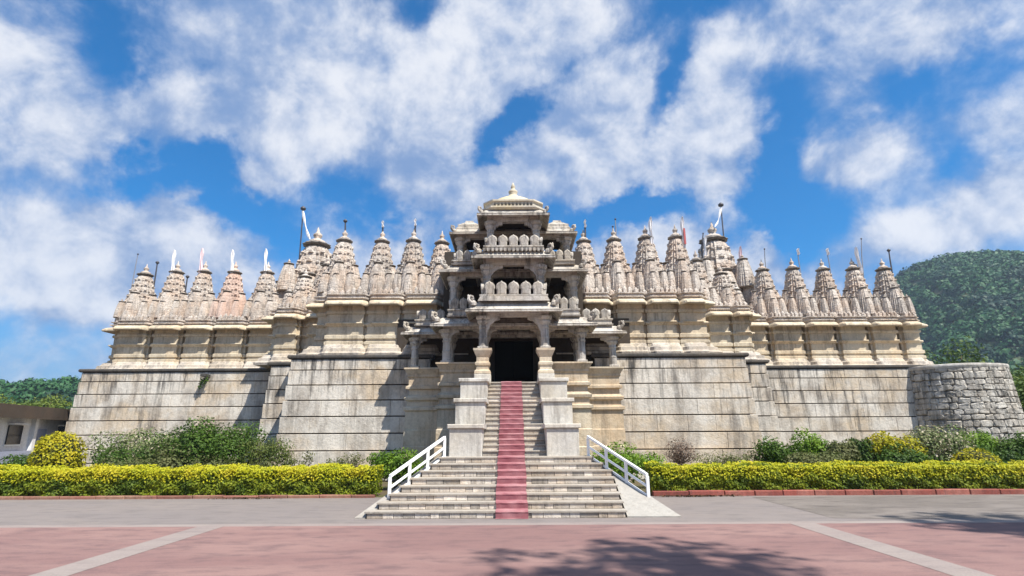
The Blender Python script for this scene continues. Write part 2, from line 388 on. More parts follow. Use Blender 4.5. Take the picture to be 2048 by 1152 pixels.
def mitre(path, closed=False):
    """offset vectors for a plan polyline travelled with its outside on the right"""
    out = []; n = len(path)
    for i, (x, y) in enumerate(path):
        ns = []
        for a, b in ((i - 1, i), (i, i + 1)):
            if not closed and (a < 0 or b >= n): continue
            p, q = path[a % n], path[b % n]; d = math.hypot(q[0] - p[0], q[1] - p[1])
            ns.append(((q[1] - p[1]) / d, -(q[0] - p[0]) / d))
        if len(ns) == 1: o = ns[0]
        else:
            k = 1 + ns[0][0] * ns[1][0] + ns[0][1] * ns[1][1]; k = max(k, .25)
            o = ((ns[0][0] + ns[1][0]) / k, (ns[0][1] + ns[1][1]) / k)
        out.append((x, y, o[0], o[1]))
    return out
nr = np.random.RandomState(11)
def leaf_obj(name, mat, parent, C, Nn, size, asp=.55):
    """one mesh of small four-cornered leaves"""
    n = len(C); C = np.asarray(C, float); Nn = np.asarray(Nn, float)
    Nn /= np.linalg.norm(Nn, axis=1, keepdims=True) + 1e-9
    q = nr.normal(size=(n, 3)); t = np.cross(Nn, q); t /= np.linalg.norm(t, axis=1, keepdims=True) + 1e-9
    b = np.cross(Nn, t); s = (size * (0.6 + 0.8 * nr.rand(n)))[:, None]
    V = np.stack([C - t * s * .5, C + b * s * asp * .5 + Nn * s * .08, C + t * s * .5, C - b * s * asp * .5 + Nn * s * .08], 1).reshape(-1, 3)
    o0 = org(parent) if parent is not None else Vector((0, 0, 0)); V = V - np.array(o0)
    me = bpy.data.meshes.new(name); me.vertices.add(4 * n); me.vertices.foreach_set('co', V.ravel())
    me.loops.add(4 * n); me.loops.foreach_set('vertex_index', np.arange(4 * n)); me.polygons.add(n)
    me.polygons.foreach_set('loop_start', np.arange(0, 4 * n, 4)); me.polygons.foreach_set('loop_total', np.full(n, 4))
    me.materials.append(mat); me.update(); me.validate()
    o = bpy.data.objects.new(name, me); link(o, parent); return o
def in_blobs(blobs, n, shell=.55):
    """points and outward normals inside a set of ellipsoids (centre, radii)"""
    w = np.array([b[1][0] * b[1][1] + b[1][0] * b[1][2] + b[1][1] * b[1][2] for b in blobs]); w = w / w.sum()
    k = nr.choice(len(blobs), n, p=w); d = nr.normal(size=(n, 3)); d /= np.linalg.norm(d, axis=1, keepdims=True)
    r = (shell + (1 - shell) * nr.rand(n) ** .7)[:, None]
    c = np.array([b[0] for b in blobs])[k]; ra = np.array([b[1] for b in blobs])[k]
    P = c + d * ra * r; nn = d / ra; nn /= np.linalg.norm(nn, axis=1, keepdims=True)
    return P, nn + nr.normal(size=(n, 3)) * .55 + np.array([0, 0, .35])
def crown_blobs(c, r, k, squash=.8, seed=0, small=.5):
    g = random.Random(seed); out = [((c[0], c[1], c[2]), (r[0] * .62, r[1] * .62, r[2] * .62))]
    for i in range(k):
        a = g.uniform(0, 2 * math.pi); e = g.uniform(-.5, 1.0); q = g.uniform(.45, .85)
        s = g.uniform(small * .6, small * 1.1)
        out.append(((c[0] + r[0] * q * math.cos(a) * math.cos(e), c[1] + r[1] * q * math.sin(a) * math.cos(e), c[2] + r[2] * q * math.sin(e)),
                    (r[0] * s, r[1] * s, r[2] * s * squash)))
    return out
# ------------------------------------------------------------------ the setting: ground, paving, hills
def sheet(name, x0, x1, y0, y1, z, mat, nx=1, ny=1):
    b = MB(); vs = [(x0 + (x1 - x0) * i / nx, y0 + (y1 - y0) * j / ny, z) for j in range(ny + 1) for i in range(nx + 1)]
    b.add(vs, [(j * (nx + 1) + i, j * (nx + 1) + i + 1, (j + 1) * (nx + 1) + i + 1, (j + 1) * (nx + 1) + i) for j in range(ny) for i in range(nx)])
    return tag(b.build(name, mat), kind='structure')
sheet('ground', -2500, 2500, -900, 3500, -0.02, M['earth'])
sheet('garden_bed', -60, 60, 17.95, 75, -0.008, M['soil'])
sheet('apron', -40, 40, 12.75, 17.95, 0.0, M['apron'])
b = MB()                                             # worn stretch of the apron on the right, ragged outline
pts = [(7.2 + rnd.uniform(-.5, .5), 13.2)] + [(8.2 + 1.6 * k, 13.05 + rnd.uniform(-.12, .15)) for k in range(18)]
top = [(x + rnd.uniform(-.4, .4), 17.6 + rnd.uniform(-.15, .1)) for x, y in reversed(pts)]
b.add([(x, y, .004) for x, y in pts + top], [tuple(range(2 * len(pts)))]); tag(b.build('worn_apron', M['dirt']), kind='structure')
sheet('red_paving', -40, 40, -40, 12.45, 0.0, M['redpave'])
sheet('pale_strip', -40, 40, 12.45, 12.75, 0.0, M['strip'])
for x in (-6.25, 5.98): sheet('pale_strip', x - .27, x + .27, -40, 12.45, 0.004, M['strip'])

def hill(name, x0, x1, y0, y1, nx, ny, fz, mat):
    b = MB(); vs = []
    for j in range(ny + 1):
        for i in range(nx + 1):
            x = x0 + (x1 - x0) * i / nx; y = y0 + (y1 - y0) * j / ny; vs.append((x, y, fz(x, y)))
    b.add(vs, [(j * (nx + 1) + i, j * (nx + 1) + i + 1, (j + 1) * (nx + 1) + i + 1, (j + 1) * (nx + 1) + i) for j in range(ny) for i in range(nx)])
    return tag(b.build(name, mat, None, True), kind='structure')
RX = [100, 150, 200, 235, 262, 285, 301, 317, 340, 362, 383, 450, 520, 650, 820, 950]
RZ = [0, 3, 22, 55, 86, 110, 119, 124, 127, 124, 116, 100, 104, 85, 40, 0]
def wob(x, y): return 2.6 * math.sin(x * .061 + y * .023) * math.sin(y * .047 - x * .02) + 1.6 * math.sin(x * .13 + 1.3) * math.sin(y * .11)
def hz_r(x, y):
    xr = x * 400.0 / max(y, 400) if y > 400 else x + (400 - y) * .28
    t = (y - 130) / 270 if y < 400 else 1 - (y - 400) / 330
    t = max(0, min(1, t)); t = t * t * (3 - 2 * t) * .55 + t * .45
    return float(np.interp(xr, RX, RZ)) * t + wob(x, y) * min(1, t * 4) - 0.6
def hz_l(x, y):
    t = 1 - abs(y - 205) / 110; t = max(0, min(1, t)); t = t * t * (3 - 2 * t)
    return float(np.interp(x, [-420, -330, -240, -180, -150, -100, -40, 0], [0, 17, 21, 18.5, 20, 20.5, 12, 0])) * t + wob(x, y) * .4 * min(1, t * 4) - .5
M['hillside'] = paving('hillside_scrub', (.05, .075, .03), (.08, .09, .04), (.035, .05, .022), 0.03)
hill('hill', 95, 950, 125, 735, 60, 44, hz_r, M['hillside'])
hill('hill', -430, 5, 92, 318, 44, 24, hz_l, M['hillside'])
# forest on the hills: thousands of crowns, one mass
def forest(name, pts, mat, smin, smax, per, leaf):
    P = np.array(pts); n = len(P); s = nr.uniform(smin, smax, n); k = np.repeat(np.arange(n), per)
    d = nr.normal(size=(len(k), 3)); d /= np.linalg.norm(d, axis=1, keepdims=True); d[:, 2] = np.abs(d[:, 2]) * 1.2 - .3
    C = P[k] + d * (s[k] * (.65 + .4 * nr.rand(len(k))))[:, None] * np.array([1, 1, .9])
    return leaf_obj(name, mat, None, C, d + nr.normal(size=d.shape) * .28, leaf, .8)
pts = []
while len(pts) < 2600:
    x = rnd.uniform(120, 620); y = rnd.uniform(140, 420)
    if x / y > 1.25 or x / y < .58: continue
    z = hz_r(x, y)
    if z > 1 and rnd.random() < .93: pts.append((x, y, z + .8))
o = forest('hill_forest', pts, M['forest'], 3.0, 6.6, 90, 1.9)
tag(o, 'dense green forest covering the big hill behind the temple on the right', 'forest', kind='stuff')
pts = []
while len(pts) < 900:
    x = rnd.uniform(-330, -60); y = rnd.uniform(120, 235); z = hz_l(x, y)
    if z > 1: pts.append((x, y, z + .9))
o = forest('hill_forest', pts, M['forest'], 2.2, 4.6, 80, 1.1)
tag(o, 'dark forest on the low distant ridge at the far left', 'forest', kind='stuff')

# ------------------------------------------------------------------ the temple
TZ = 5.24                                              # top of the podium
temple = thing('temple', 'long carved limestone temple with a row of spires on a high stone podium', 'temple', (0, 27, 0))
SECT = [  # x0, x1, front y, dressed with blocks
    (-22.42, -11.57, 29.3), (-11.57, -9.69, 26.9), (-9.69, -3.6, 24.5), (3.6, 10.2, 24.5), (10.2, 12.15, 26.9), (12.15, 22.2, 29.3)]
COURSE = [0.0, .55, 1.2, 1.9, 2.6, 3.28, 3.93, 4.58, 5.06]
nblocks = 0
for x0, x1, yf in SECT:
    core = MB().box(x0 + .03, x1 - .03, yf + .1, yf + 6.5 if abs(x0 + x1) < 26 else yf + 22, -.1, TZ - .16).build('podium', M['joint'], temple)
    for i in range(8):
        z0, z1 = COURSE[i], COURSE[i + 1]; off = .045 * (7 - i) + (.10 if i == 1 else 0) + (.14 if i == 0 else 0); x = x0 - off
        n = max(1, round((x1 - x0) / rnd.uniform(1.15, 1.7))); cuts = [x0 - off] + sorted(x0 + (x1 - x0) * (k + rnd.uniform(-.28, .28)) / n for k in range(1, n)) + [x1 + off]
        if i == 0: cuts = [cuts[0]] + cuts[1::2][:-1] + [cuts[-1]] if len(cuts) > 5 else cuts
        for a, c in zip(cuts, cuts[1:]):
            j = rnd.uniform(-.009, .010)
            MB().box(a + .003, c - .003, yf - off + j, yf + .35, z0 + .025, z1 - .027, .010).build('stone_block', M['podium'], core); nblocks += 1
    MB().sweep([(x0 - .10, yf + 6, -1, 0), (x0 - .10, yf - .02, -1, -1), (x1 + .10, yf - .02, 1, -1), (x1 + .10, yf + 6, 1, 0)],
               [(-.3, TZ - .17), (.0, TZ - .17), (.05, TZ - .12), (.05, TZ - .05), (.02, TZ), (-.3, TZ)], True).build('coping', M['dark'], core)
    MB().box(x0 - .02, x1 + .02, yf + .1, yf + (3 if abs(x0 + x1) < 26 else 21), TZ - .2, TZ - .02).build('podium_top', M['podium'], core)
# spout with its plant on the left wing
sp = MB().box(-15.95, -15.7, 28.75, 29.4, 4.78, 4.92, .02).add([], []).build('water_spout', M['dark'], temple)

# upper wall: bays, mid mouldings, wavy cornice and frieze
def bump(x, bays, t=.30):
    v = 0
    for a, b in bays:
        d = min(x - (a - t * .6), (b + t * .6) - x); q = max(0, min(1, d / t + .2)); v = max(v, q * q * (3 - 2 * q))
    return v
def wave_cols(x0, x1, y, bays, amp, yb):
    n = int((x1 - x0) / .07); cols = [(x0, yb, -1, 0), (x0, y - amp * bump(x0, bays), -1, -1)]
    for i in range(1, n):
        x = x0 + (x1 - x0) * i / n; cols.append((x, y - amp * bump(x, bays), 0, -1))
    return cols + [(x1, y - amp * bump(x1, bays), 1, -1), (x1, yb, 1, 0)]
def bay_path(x0, x1, y, bays, d, yb):
    p = [(x0, yb), (x0, y)]
    for a, b in bays:
        if a - .16 > p[-1][0] + .02: p += [(a - .14, y), (a - .12, y - d * .55), (a, y - d * .55), (a + .02, y - d)]
        else: p[-1] = (p[-1][0], y - d)
        if b + .16 < x1 - .02: p += [(b - .02, y - d), (b, y - d * .55), (b + .12, y - d * .55), (b + .14, y)]
    lx, ly = p[-1]
    p += [(x1, ly), (x1, yb)]
    return p
WALLS = [
    (-22.45, -12.3, 31.2, [(-21.91, -20.35), (-19.97, -18.55), (-18.2, -16.84), (-16.45, -14.98), (-14.6, -13.0), (-12.71, -12.4)]),
    (-12.3, -9.1, 28.3, [(-11.9, -10.9), (-10.3, -9.3)]),
    (-9.05, -2.5, 25.5, [(-8.45, -6.75), (-6.45, -5.1), (-4.8, -3.4)]),
    (2.5, 8.85, 25.5, [(3.3, 4.4), (4.78, 6.0), (6.3, 7.5), (7.8, 8.7)]),
    (8.9, 12.2, 28.3, [(9.95, 11.0), (11.3, 12.0)]),
    (12.2, 22.65, 31.2, [(12.5, 14.1), (14.5, 16.1), (16.5, 17.9), (18.25, 19.7), (20.05, 21.4), (21.75, 22.5)])]
for x0, x1, y, bays in WALLS:
    yb = y + 2.6
    shaft = MB(); d = .42
    shaft.sweep(mitre(bay_path(x0, x1, y, bays, d, yb)),
                [(.05, 5.2), (.05, 5.75), (.07, 5.78), (.07, 5.9), (.0, 5.93), (.0, 6.02), (.06, 6.05), (.06, 6.2), (-.01, 6.23), (-.01, 6.62), (.05, 6.64), (.08, 6.7), (.05, 6.76), (-.02, 6.78),
                 (-.02, 7.18), (.04, 7.2), (.06, 7.27), (.04, 7.34), (-.02, 7.36), (-.02, 7.6)])
    shaft.box(x0 + .12, x1 - .12, y + .12, yb + (18 if y > 30 else 3), 5.1, 7.84)
    wall = shaft.build('wall', M['wall'], temple)
    wc = lambda amp: wave_cols(x0, x1, y - .02, bays, amp, yb)
    MB().sweep(wc(.34), [(-.25, 5.22), (.52, 5.22), (.54, 5.34), (.46, 5.40), (.40, 5.43), (.37, 5.58), (.27, 5.62), (.20, 5.74), (.10, 5.80), (-.25, 5.80)], True).build('base_moulding', M['mould'], wall)
    MB().sweep(wc(.42), [(-.2, 6.70), (.10, 6.70), (.14, 6.74), (.12, 6.79), (-.2, 6.80)], True).build('string_course', M['wall'], wall)
    MB().sweep(wc(.55), [(-.45, 7.60), (.24, 7.56), (.40, 7.50), (.44, 7.55), (.41, 7.63), (.28, 7.72), (.12, 7.78), (-.45, 7.80)], True).build('cornice', M['wall'], wall)
    MB().sweep(wc(.52), [(-.45, 7.80), (.10, 7.80), (.10, 7.84), (.20, 7.87), (.20, 7.92), (.08, 7.95), (.08, 8.02), (.18, 8.05), (.18, 8.09), (.05, 8.12), (-.45, 8.12)], True).build('frieze', M['spire'], wall)
    # little carved blocks standing along the frieze
    x = x0 + .15; fb = MB()
    while x < x1 - .15:
        w = rnd.uniform(.10, .2); h = rnd.uniform(.18, .34); yy = y - .02 - .52 * bump(x, bays) - .02
        fb.box(x, x + w, yy, yy + .3, 8.10, 8.10 + h * .7, .02)
        fb.lathe(x + w / 2, yy + .12, [(w * .45, 8.1 + h * .7), (w * .5, 8.1 + h * .8), (w * .15, 8.1 + h * 1.15)], 6)
        x += w + rnd.uniform(.04, .12)
    tag(fb.build('frieze_carving', M['spire'], wall), kind='stuff')

# spires
SIDE = [(-.76, -.76), (-.58, -.76), (-.56, -.90), (-.36, -.90), (-.34, -1.06), (.34, -1.06), (.36, -.90), (.56, -.90), (.58, -.76)]
PLAN = []
for q in range(4):
    c, s = [(1, 0), (0, 1), (-1, 0), (0, -1)][q]
    PLAN += [(x * c - y * s, x * s + y * c) for x, y in SIDE]
def spire_rings(cx, cy, z0, h, r0, r1, lev, pw=1.7, groove=.022):
    rg = []
    for i in range(lev):
        for t, g in ((i / lev, 1.0), ((i + .72) / lev, 1.0), ((i + .78) / lev, 1 - groove), ((i + .97) / lev, 1 - groove)):
            r = r1 + (r0 - r1) * (1 - t ** pw); rg.append([(cx + x * r * g, cy + y * r * g, z0 + h * t) for x, y in PLAN])
    rg.append([(cx + x * r1, cy + y * r1, z0 + h) for x, y in PLAN]); return rg
def cap_prof(r, z, s=1.0):
    return [(r * .8, z - .02 * s), (r * .8, z + .07 * s), (r * 1.08, z + .10 * s), (r * 1.16, z + .14 * s), (r * 1.08, z + .18 * s), (r * .78, z + .21 * s)]
def fin_prof(r, z, s=1.0):
    return [(r * .78, z), (r * .62, z + .09 * s), (r * .34, z + .15 * s), (r * .22, z + .19 * s), (r * .34, z + .25 * s), (r * .36, z + .31 * s), (r * .16, z + .38 * s), (r * .12, z + .42 * s), (r * .03, z + .56 * s)]
def spirelet(b, x, y, z, h, r0, r1):
    b.rings(spire_rings(x, y, z, h * .8, r0, r1, 7)); b.cur = 1; b.lathe(x, y, cap_prof(r1 * 1.05, z + h * .8, h * .35), 12); b.cur = 0
    b.lathe(x, y, fin_prof(r1, z + h * .86, h * .28), 8); return b
def make_tower(name, mat):
    root = MB().rings(spire_rings(0, 27, 0.50, 2.62, .68, .31, 15)).build(name, mat, temple)
    bb = MB(); rg = []
    for r, z in ((.84, -.1), (.84, .06), (.90, .09), (.90, .14), (.80, .17), (.80, .36), (.87, .39), (.87, .45), (.76, .50), (.70, .55)):
        rg.append([(x * r, 27 + y * r, z) for x, y in PLAN])
    bb.rings(rg)
    for q in range(4):                       # little pilasters and niches round the base band
        for u in (-.62, -.36, -.12, .12, .36, .62):
            c, s = [(1, 0), (0, 1), (-1, 0), (0, -1)][q]; x, y = u * .95, -.84 if abs(u) < .3 else (-.76 if abs(u) < .5 else -.67)
            px, py = x * c - y * s, 27 + x * s + y * c; bb.box(px - .06, px + .06, py - .06, py + .06, .15, .40)
    bb.build('base_band', mat, root)
    for q, (dx, dy) in enumerate([(0, -1), (1, 0), (-1, 0), (0, 1)]):
        b = spirelet(MB(), dx * .52, 27 + dy * .52, .45, 1.80, .42, .20)
        spirelet(b, dx * .80, 27 + dy * .80, .35, 1.15, .26, .12)
        b.build('spirelet', [mat, M['cap']], root)
    for dx in (-1, 1):
        for dy in (-1, 1): spirelet(MB(), dx * .58, 27 + dy * .58, .45, 1.15, .24, .12).build('corner_spirelet', [mat, M['cap']], root)
    kn = MB()                                # knobs up the corners and medallions up the faces
    for i in range(7):
        t = (i + .6) / 7.4; z = .55 + 2.62 * t; r = .31 + .37 * (1 - t ** 1.7)
        for sx in (-1, 1):
            for sy in (-1, 1):
                s_ = .085 * (1 - .45 * t); kn.lathe(sx * .75 * r, 27 + sy * .75 * r, [(s_ * .7, z - .05), (s_ * 1.3, z), (s_ * .7, z + .05)], 6)
        for q in range(4):
            c, s = [(1, 0), (0, 1), (-1, 0), (0, -1)][q]; x, y = 0, -1.06 * r; px, py = x * c - y * s, 27 + x * s + y * c
            if t > .45: w = .15 * (1 - .4 * t); kn.rings([[(px + w * a * c - .05 * b_ * s * 0, py + w * a * s, z + w * b_) for a, b_ in ((-.9, -.7), (.9, -.7), (.7, .3), (0, 1), (-.7, .3))],
                [(px + w * .6 * a * c + s * .05, py + w * .6 * a * s - c * .05, z + w * .6 * b_) for a, b_ in ((-.9, -.7), (.9, -.7), (.7, .3), (0, 1), (-.7, .3))]])
            for u in (-.46, .46):
                x, y = u * r, -.93 * r; px, py = x * c - y * s, 27 + x * s + y * c; w = .05 * (1 - .3 * t); kn.lathe(px, py, [(w, z - .09), (w * 1.35, z - .05), (w, z)], 5)
    tag(kn.build('carving', mat, root), kind='stuff')
    MB().lathe(0, 27, cap_prof(.335, 3.12, 1.0), 24, 0, 12, .05).build('amalaka', M['cap'], root)
    MB().lathe(0, 27, fin_prof(.36, 3.32, 1.15), 12).build('finial', mat, root, True)
    return root
tower = make_tower('spire', M['spire'])
TOW = [  # x, y, plan scale, height scale, pink
    (-21.8, 32.0, 1.08, .97, 0), (-19.95, 32, .98, 1.0, 0), (-18.3, 32, .95, 1.01, 0), (-16.5, 32, .98, 1.0, 1), (-14.55, 32, .98, 1.0, 0), (-20.9, 34, .9, .92, 0), (-13.1, 31.9, .62, .62, 0),
    (-11.15, 29.1, .85, .66, 0), (-9.95, 29.0, .85, .84, 0), (-8.37, 26.5, .98, 1.0, 0), (-6.48, 26.5, .95, 1.0, 0), (-4.91, 26.5, .92, 1.0, 0), (-3.5, 26.6, .9, .97, 0),
    (3.6, 26.6, .9, .97, 0), (5.1, 26.5, .94, 1.0, 0), (6.7, 26.5, .95, 1.03, 0), (8.2, 26.5, .97, 1.03, 0), (9.98, 29.0, .9, .88, 0), (11.28, 29.1, .88, .68, 0),
    (13.2, 31.9, .62, .62, 0), (14.9, 32, .98, 1.01, 0), (16.7, 32, .97, 1.01, 0), (18.5, 32, .98, 1.01, 0), (20.3, 32, .97, 1.01, 0), (22.1, 32, 1.02, 1.01, 0), (21.45, 34, .9, .88, 0),
    (-12.7, 34.6, 2.1, 1.80, 0), (13.15, 34.6, 2.1, 1.84, 0)]
for i, (x, y, sc, sz, pk) in enumerate(TOW):
    t = tower if i == 0 else copy_tree(tower)
    # mesh origins sit at the temple's base point, so shift the copy and keep its foot on the roof
    t.location = (x, y - 27, 7.95); w_ = rnd.uniform(1.03, 1.11); t.scale = (sc * w_, sc * w_, sz * rnd.uniform(.985, 1.015)); t.rotation_euler = (0, 0, 0)
    if pk:
        for q in [t] + list(t.children):
            if q.data.materials[0] == M['spire']: q.material_slots[0].link = 'OBJECT'; q.material_slots[0].material = M['pinkspire']
# extra half spires climbing the two great spires
for t in list(temple.children):
    if t.name.startswith('spire') and t.scale.x > 2:
        for k, (dx, dy) in enumerate([(-.5, -.62), (.5, -.62), (0, -.86), (-.86, -.2), (.86, -.2)]):
            s = [c for c in t.children if c.name.startswith('corner_spirelet')][0].copy(); COL.objects.link(s); s.parent = t
            s.location = (dx + .58, dy + .58, [1.0, 1.0, .1, .5, .5][k] - .1); s.scale = (1, 1, 1.0)
# ------------------------------------------------------------------ the entrance porch: stepped bays, three storeys, dome
CX = .065
porch = thing('entrance_porch', 'three storey pillared entrance porch with balconies and a small dome above the stairs', 'porch', (CX, 20.6, 0))
def seat_prof(z0, z1, o=0.0):
    """moulded base wall from the ground up to a flared seat"""
    return [(-.3, z0), (.20 + o, z0), (.20 + o, z0 + .6), (.15 + o, z0 + .62), (.15 + o, z0 + 1.35), (.11 + o, z0 + 1.38), (.11 + o, z0 + 2.0), (.08 + o, z0 + 2.03), (.08 + o, 2.75), (.16 + o, 2.79), (.16 + o, 2.9), (.03 + o, 2.95),
            (.03 + o, 3.15), (.12 + o, 3.2), (.14 + o, 3.3), (.05 + o, 3.36), (-.02 + o, 3.42), (-.02 + o, 3.62), (.1 + o, 3.66), (.1 + o, 3.76), (0 + o, 3.8), (0 + o, z1 - .42), (.05 + o, z1 - .36), (.05 + o, z1 - .28), (.15 + o, z1 - .1), (.19 + o, z1 - .06), (.19 + o, z1), (-.3, z1)]
def upath(x0, x1, yf, yb): return mitre([(x0, yb), (x0, yf), (x1, yf), (x1, yb)])
for hw, yf, yb, z1 in ((2.86, 21.95, 24.9, 4.55), (4.36, 23.42, 26.0, 4.52)):
    for sgn in (-1, 1):
        inner = .95 if hw < 3 else 2.7
        xs = sorted((sgn * inner + CX, sgn * hw + CX))
        if sgn < 0: p = [(xs[0], yb), (xs[0], yf), (xs[1], yf)]
        else: p = [(xs[0], yf), (xs[1], yf), (xs[1], yb)]
        MB().sweep(mitre(p), seat_prof(0, z1), True).build('base_wall', M['porchbase'], porch)
        MB().box(xs[0], xs[1], yf + .1, yb, 0, 3.6).build('floor', M['porch'], porch)
MB().box(CX - 1.2, CX + 1.2, 20.55, 25, 0, 3.63).build('floor', M['porch'], porch)
# column with bell capital; one mesh design stretched between the given heights
def column(x, y, z0, z1, r=.15, arms=(), mat=None):
    h = z1 - z0; b = MB(); z = lambda t: z0 + h * t
    b.box(x - r * 1.25, x + r * 1.25, y - r * 1.25, y + r * 1.25, z0, z(.07), .01)
    b.lathe(x, y, [(r * 1.15, z(.07)), (r * 1.0, z(.1)), (r * .98, z(.3)), (r * 1.06, z(.32)), (r * 1.06, z(.36)), (r * .94, z(.38)), (r * .9, z(.62)), (r * 1.05, z(.64)), (r * 1.05, z(.68)), (r * .9, z(.7)), (r * .95, z(.74))], 12)
    c = b.build('column', mat or M['porch'], porch)
    MB().lathe(x, y, [(r * .95, z(.735)), (r * 1.25, z(.78)), (r * 1.5, z(.83)), (r * 1.5, z(.86)), (r * 1.2, z(.875)), (r * 1.85, z(.94)), (r * 1.85, z(1.0))], 8, R(22.5)).build('capital', mat or M['porch'], c)
    for dx, dy, ln, dr in arms:
        poly = [(r * .8, z1 - dr)]
        for k in range(9):                   # lobed corbel: drops at the column, reaches out under the beam
            t = k / 8; q = R(90 * t); poly.append((r * .8 + (ln - r * .8) * (1 - math.cos(q)) + .02 * (k % 2), z1 - dr + (dr - .10) * math.sin(q) - .015 * (k % 2)))
        poly += [(ln, z1 - .004), (r * .8, z1 - .004)]
        m = MB()
        if dx: m.plate([(x + dx * u, w) for u, w in poly], y - .075, y + .075)
        else: m.plate_x([(y + dy * u, w) for u, w in poly], x - .075, x + .075)
        m.build('bracket', mat or M['porch'], c)
    return c
def eave(hw, yf, yb, z, proj, rise, slab=True):
    """sloping stone eave round three sides of a bay; hw, yf is the outer face of the beam"""
    p = upath(CX - hw, CX + hw, yf, yb)
    e = MB().sweep(p, [(-.12, z + rise - .16), (proj * .35, z + rise * .52), (proj * .7, z + rise * .18), (proj - .02, z - .02), (proj + .02, z), (proj + .02, z + .04), (proj - .01, z + .065), (proj * .62, z + rise * .38), (proj * .25, z + rise * .82), (0, z + rise), (-.12, z + rise)], True).build('eave', M['porch'], porch)
    MB().sweep(p, [(proj - .06, z + .062), (proj + .01, z + .062), (proj + .02, z + .09), (proj - .05, z + .115)], True).build('eave_rim', M['porch'], e)
    return e
def beam(hw, yf, yb, z0, z1, th=.28):
    b = MB().sweep(upath(CX - hw, CX + hw, yf, yb), [(-th, z0), (-.02, z0), (-.02, z0 + .09), (0, z0 + .1), (0, z1), (-th, z1)], True)
    return b.build('beam', M['porch'], porch)
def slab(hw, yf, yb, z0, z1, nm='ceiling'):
    return MB().box(CX - hw, CX + hw, yf, yb, z0, z1).build(nm, M['interior'], porch)  # ceilings take the dark colour so the open storeys look shaded
def merlon_row(par, pts_a, pts_b, z, h, w, lean=.06, out=(0, -1)):
    """row of round-pointed stone panels between two plan points"""
    a = Vector((*pts_a, 0)); b2 = Vector((*pts_b, 0)); L = (b2 - a).length; n = max(1, round(L / w)); d = (b2 - a) / n; u = d.normalized(); o = Vector((*out, 0))
    for k in range(n):
        m = a + d * (k + .5); ww = d.length * .46; poly = [(-ww * .86, 0), (ww * .86, 0), (ww * .86, h * .40), (ww, h * .47), (ww, h * .62), (ww * .88, h * .78), (ww * .60, h * .90), (ww * .22, h * .97), (0, h * 1.06), (-ww * .22, h * .97), (-ww * .60, h * .90), (-ww * .88, h * .78), (-ww, h * .62), (-ww, h * .47), (-ww * .86, h * .40)]
        inn = [(x * .72, .06 * h + t * .84) for x, t in poly]
        vs = []; N2 = len(poly)
        for (px, pz) in poly: vs.append(m + u * px + o * (lean * pz / h) + Vector((0, 0, z + pz)))
        for (px, pz) in poly: vs.append(m + u * px + o * (lean * pz / h - .10) + Vector((0, 0, z + pz)))
        for (px, pz) in inn: vs.append(m + u * px + o * (lean * pz / h + .03) + Vector((0, 0, z + pz)))
        fs = [(i, N2 + i, N2 + (i + 1) % N2, (i + 1) % N2) for i in range(N2)] + [tuple(range(2 * N2 - 1, N2 - 1, -1))]
        fs += [(i, (i + 1) % N2, 2 * N2 + (i + 1) % N2, 2 * N2 + i) for i in range(N2)] + [tuple(range(2 * N2, 3 * N2))]
        MB().add([tuple(q) for q in vs], fs).build('merlon', M['porch'], par)
def parapet(hw, yf, yb, z0, z1, w, dent=True):
    p = upath(CX - hw, CX + hw, yf, yb)
    base = MB().sweep(p, [(-.14, z0), (.10, z0), (.12, z0 + .05), (.05, z0 + .07), (.05, z1 - .06), (.10, z1 - .05), (.10, z1), (-.14, z1)], True).build('parapet', M['porch'], porch)
    return base
def ornament(x, y, z, sx, s=1.0):
    """carved beast curling up at the corner of an eave"""
    s *= .85
    pts = [(0, 0, 0), (.10, 0, .02), (.20, 0, .08), (.27, 0, .19), (.26, 0, .30), (.18, 0, .36), (.09, 0, .33), (.06, 0, .25), (.11, 0, .20), (.16, 0, .23)]
    P = [(x + sx * px * s, y - px * s * .6, z + pz * s) for px, py, pz in pts]
    b = MB().tube(P, [.09 * s, .10 * s, .10 * s, .085 * s, .075 * s, .07 * s, .06 * s, .05 * s, .04 * s, .02 * s], 7)
    b.lathe(x + sx * .05 * s, y - .03 * s, [(.14 * s, z - .06), (.15 * s, z + .05 * s), (.09 * s, z + .14 * s), (.02 * s, z + .18 * s)], 8)
    b.lathe(x + sx * .28 * s, y - .17 * s, [(.02 * s, z + .28 * s), (.06 * s, z + .34 * s), (.02 * s, z + .42 * s)], 6)
    b.build('corner_ornament', M['porch'], porch)

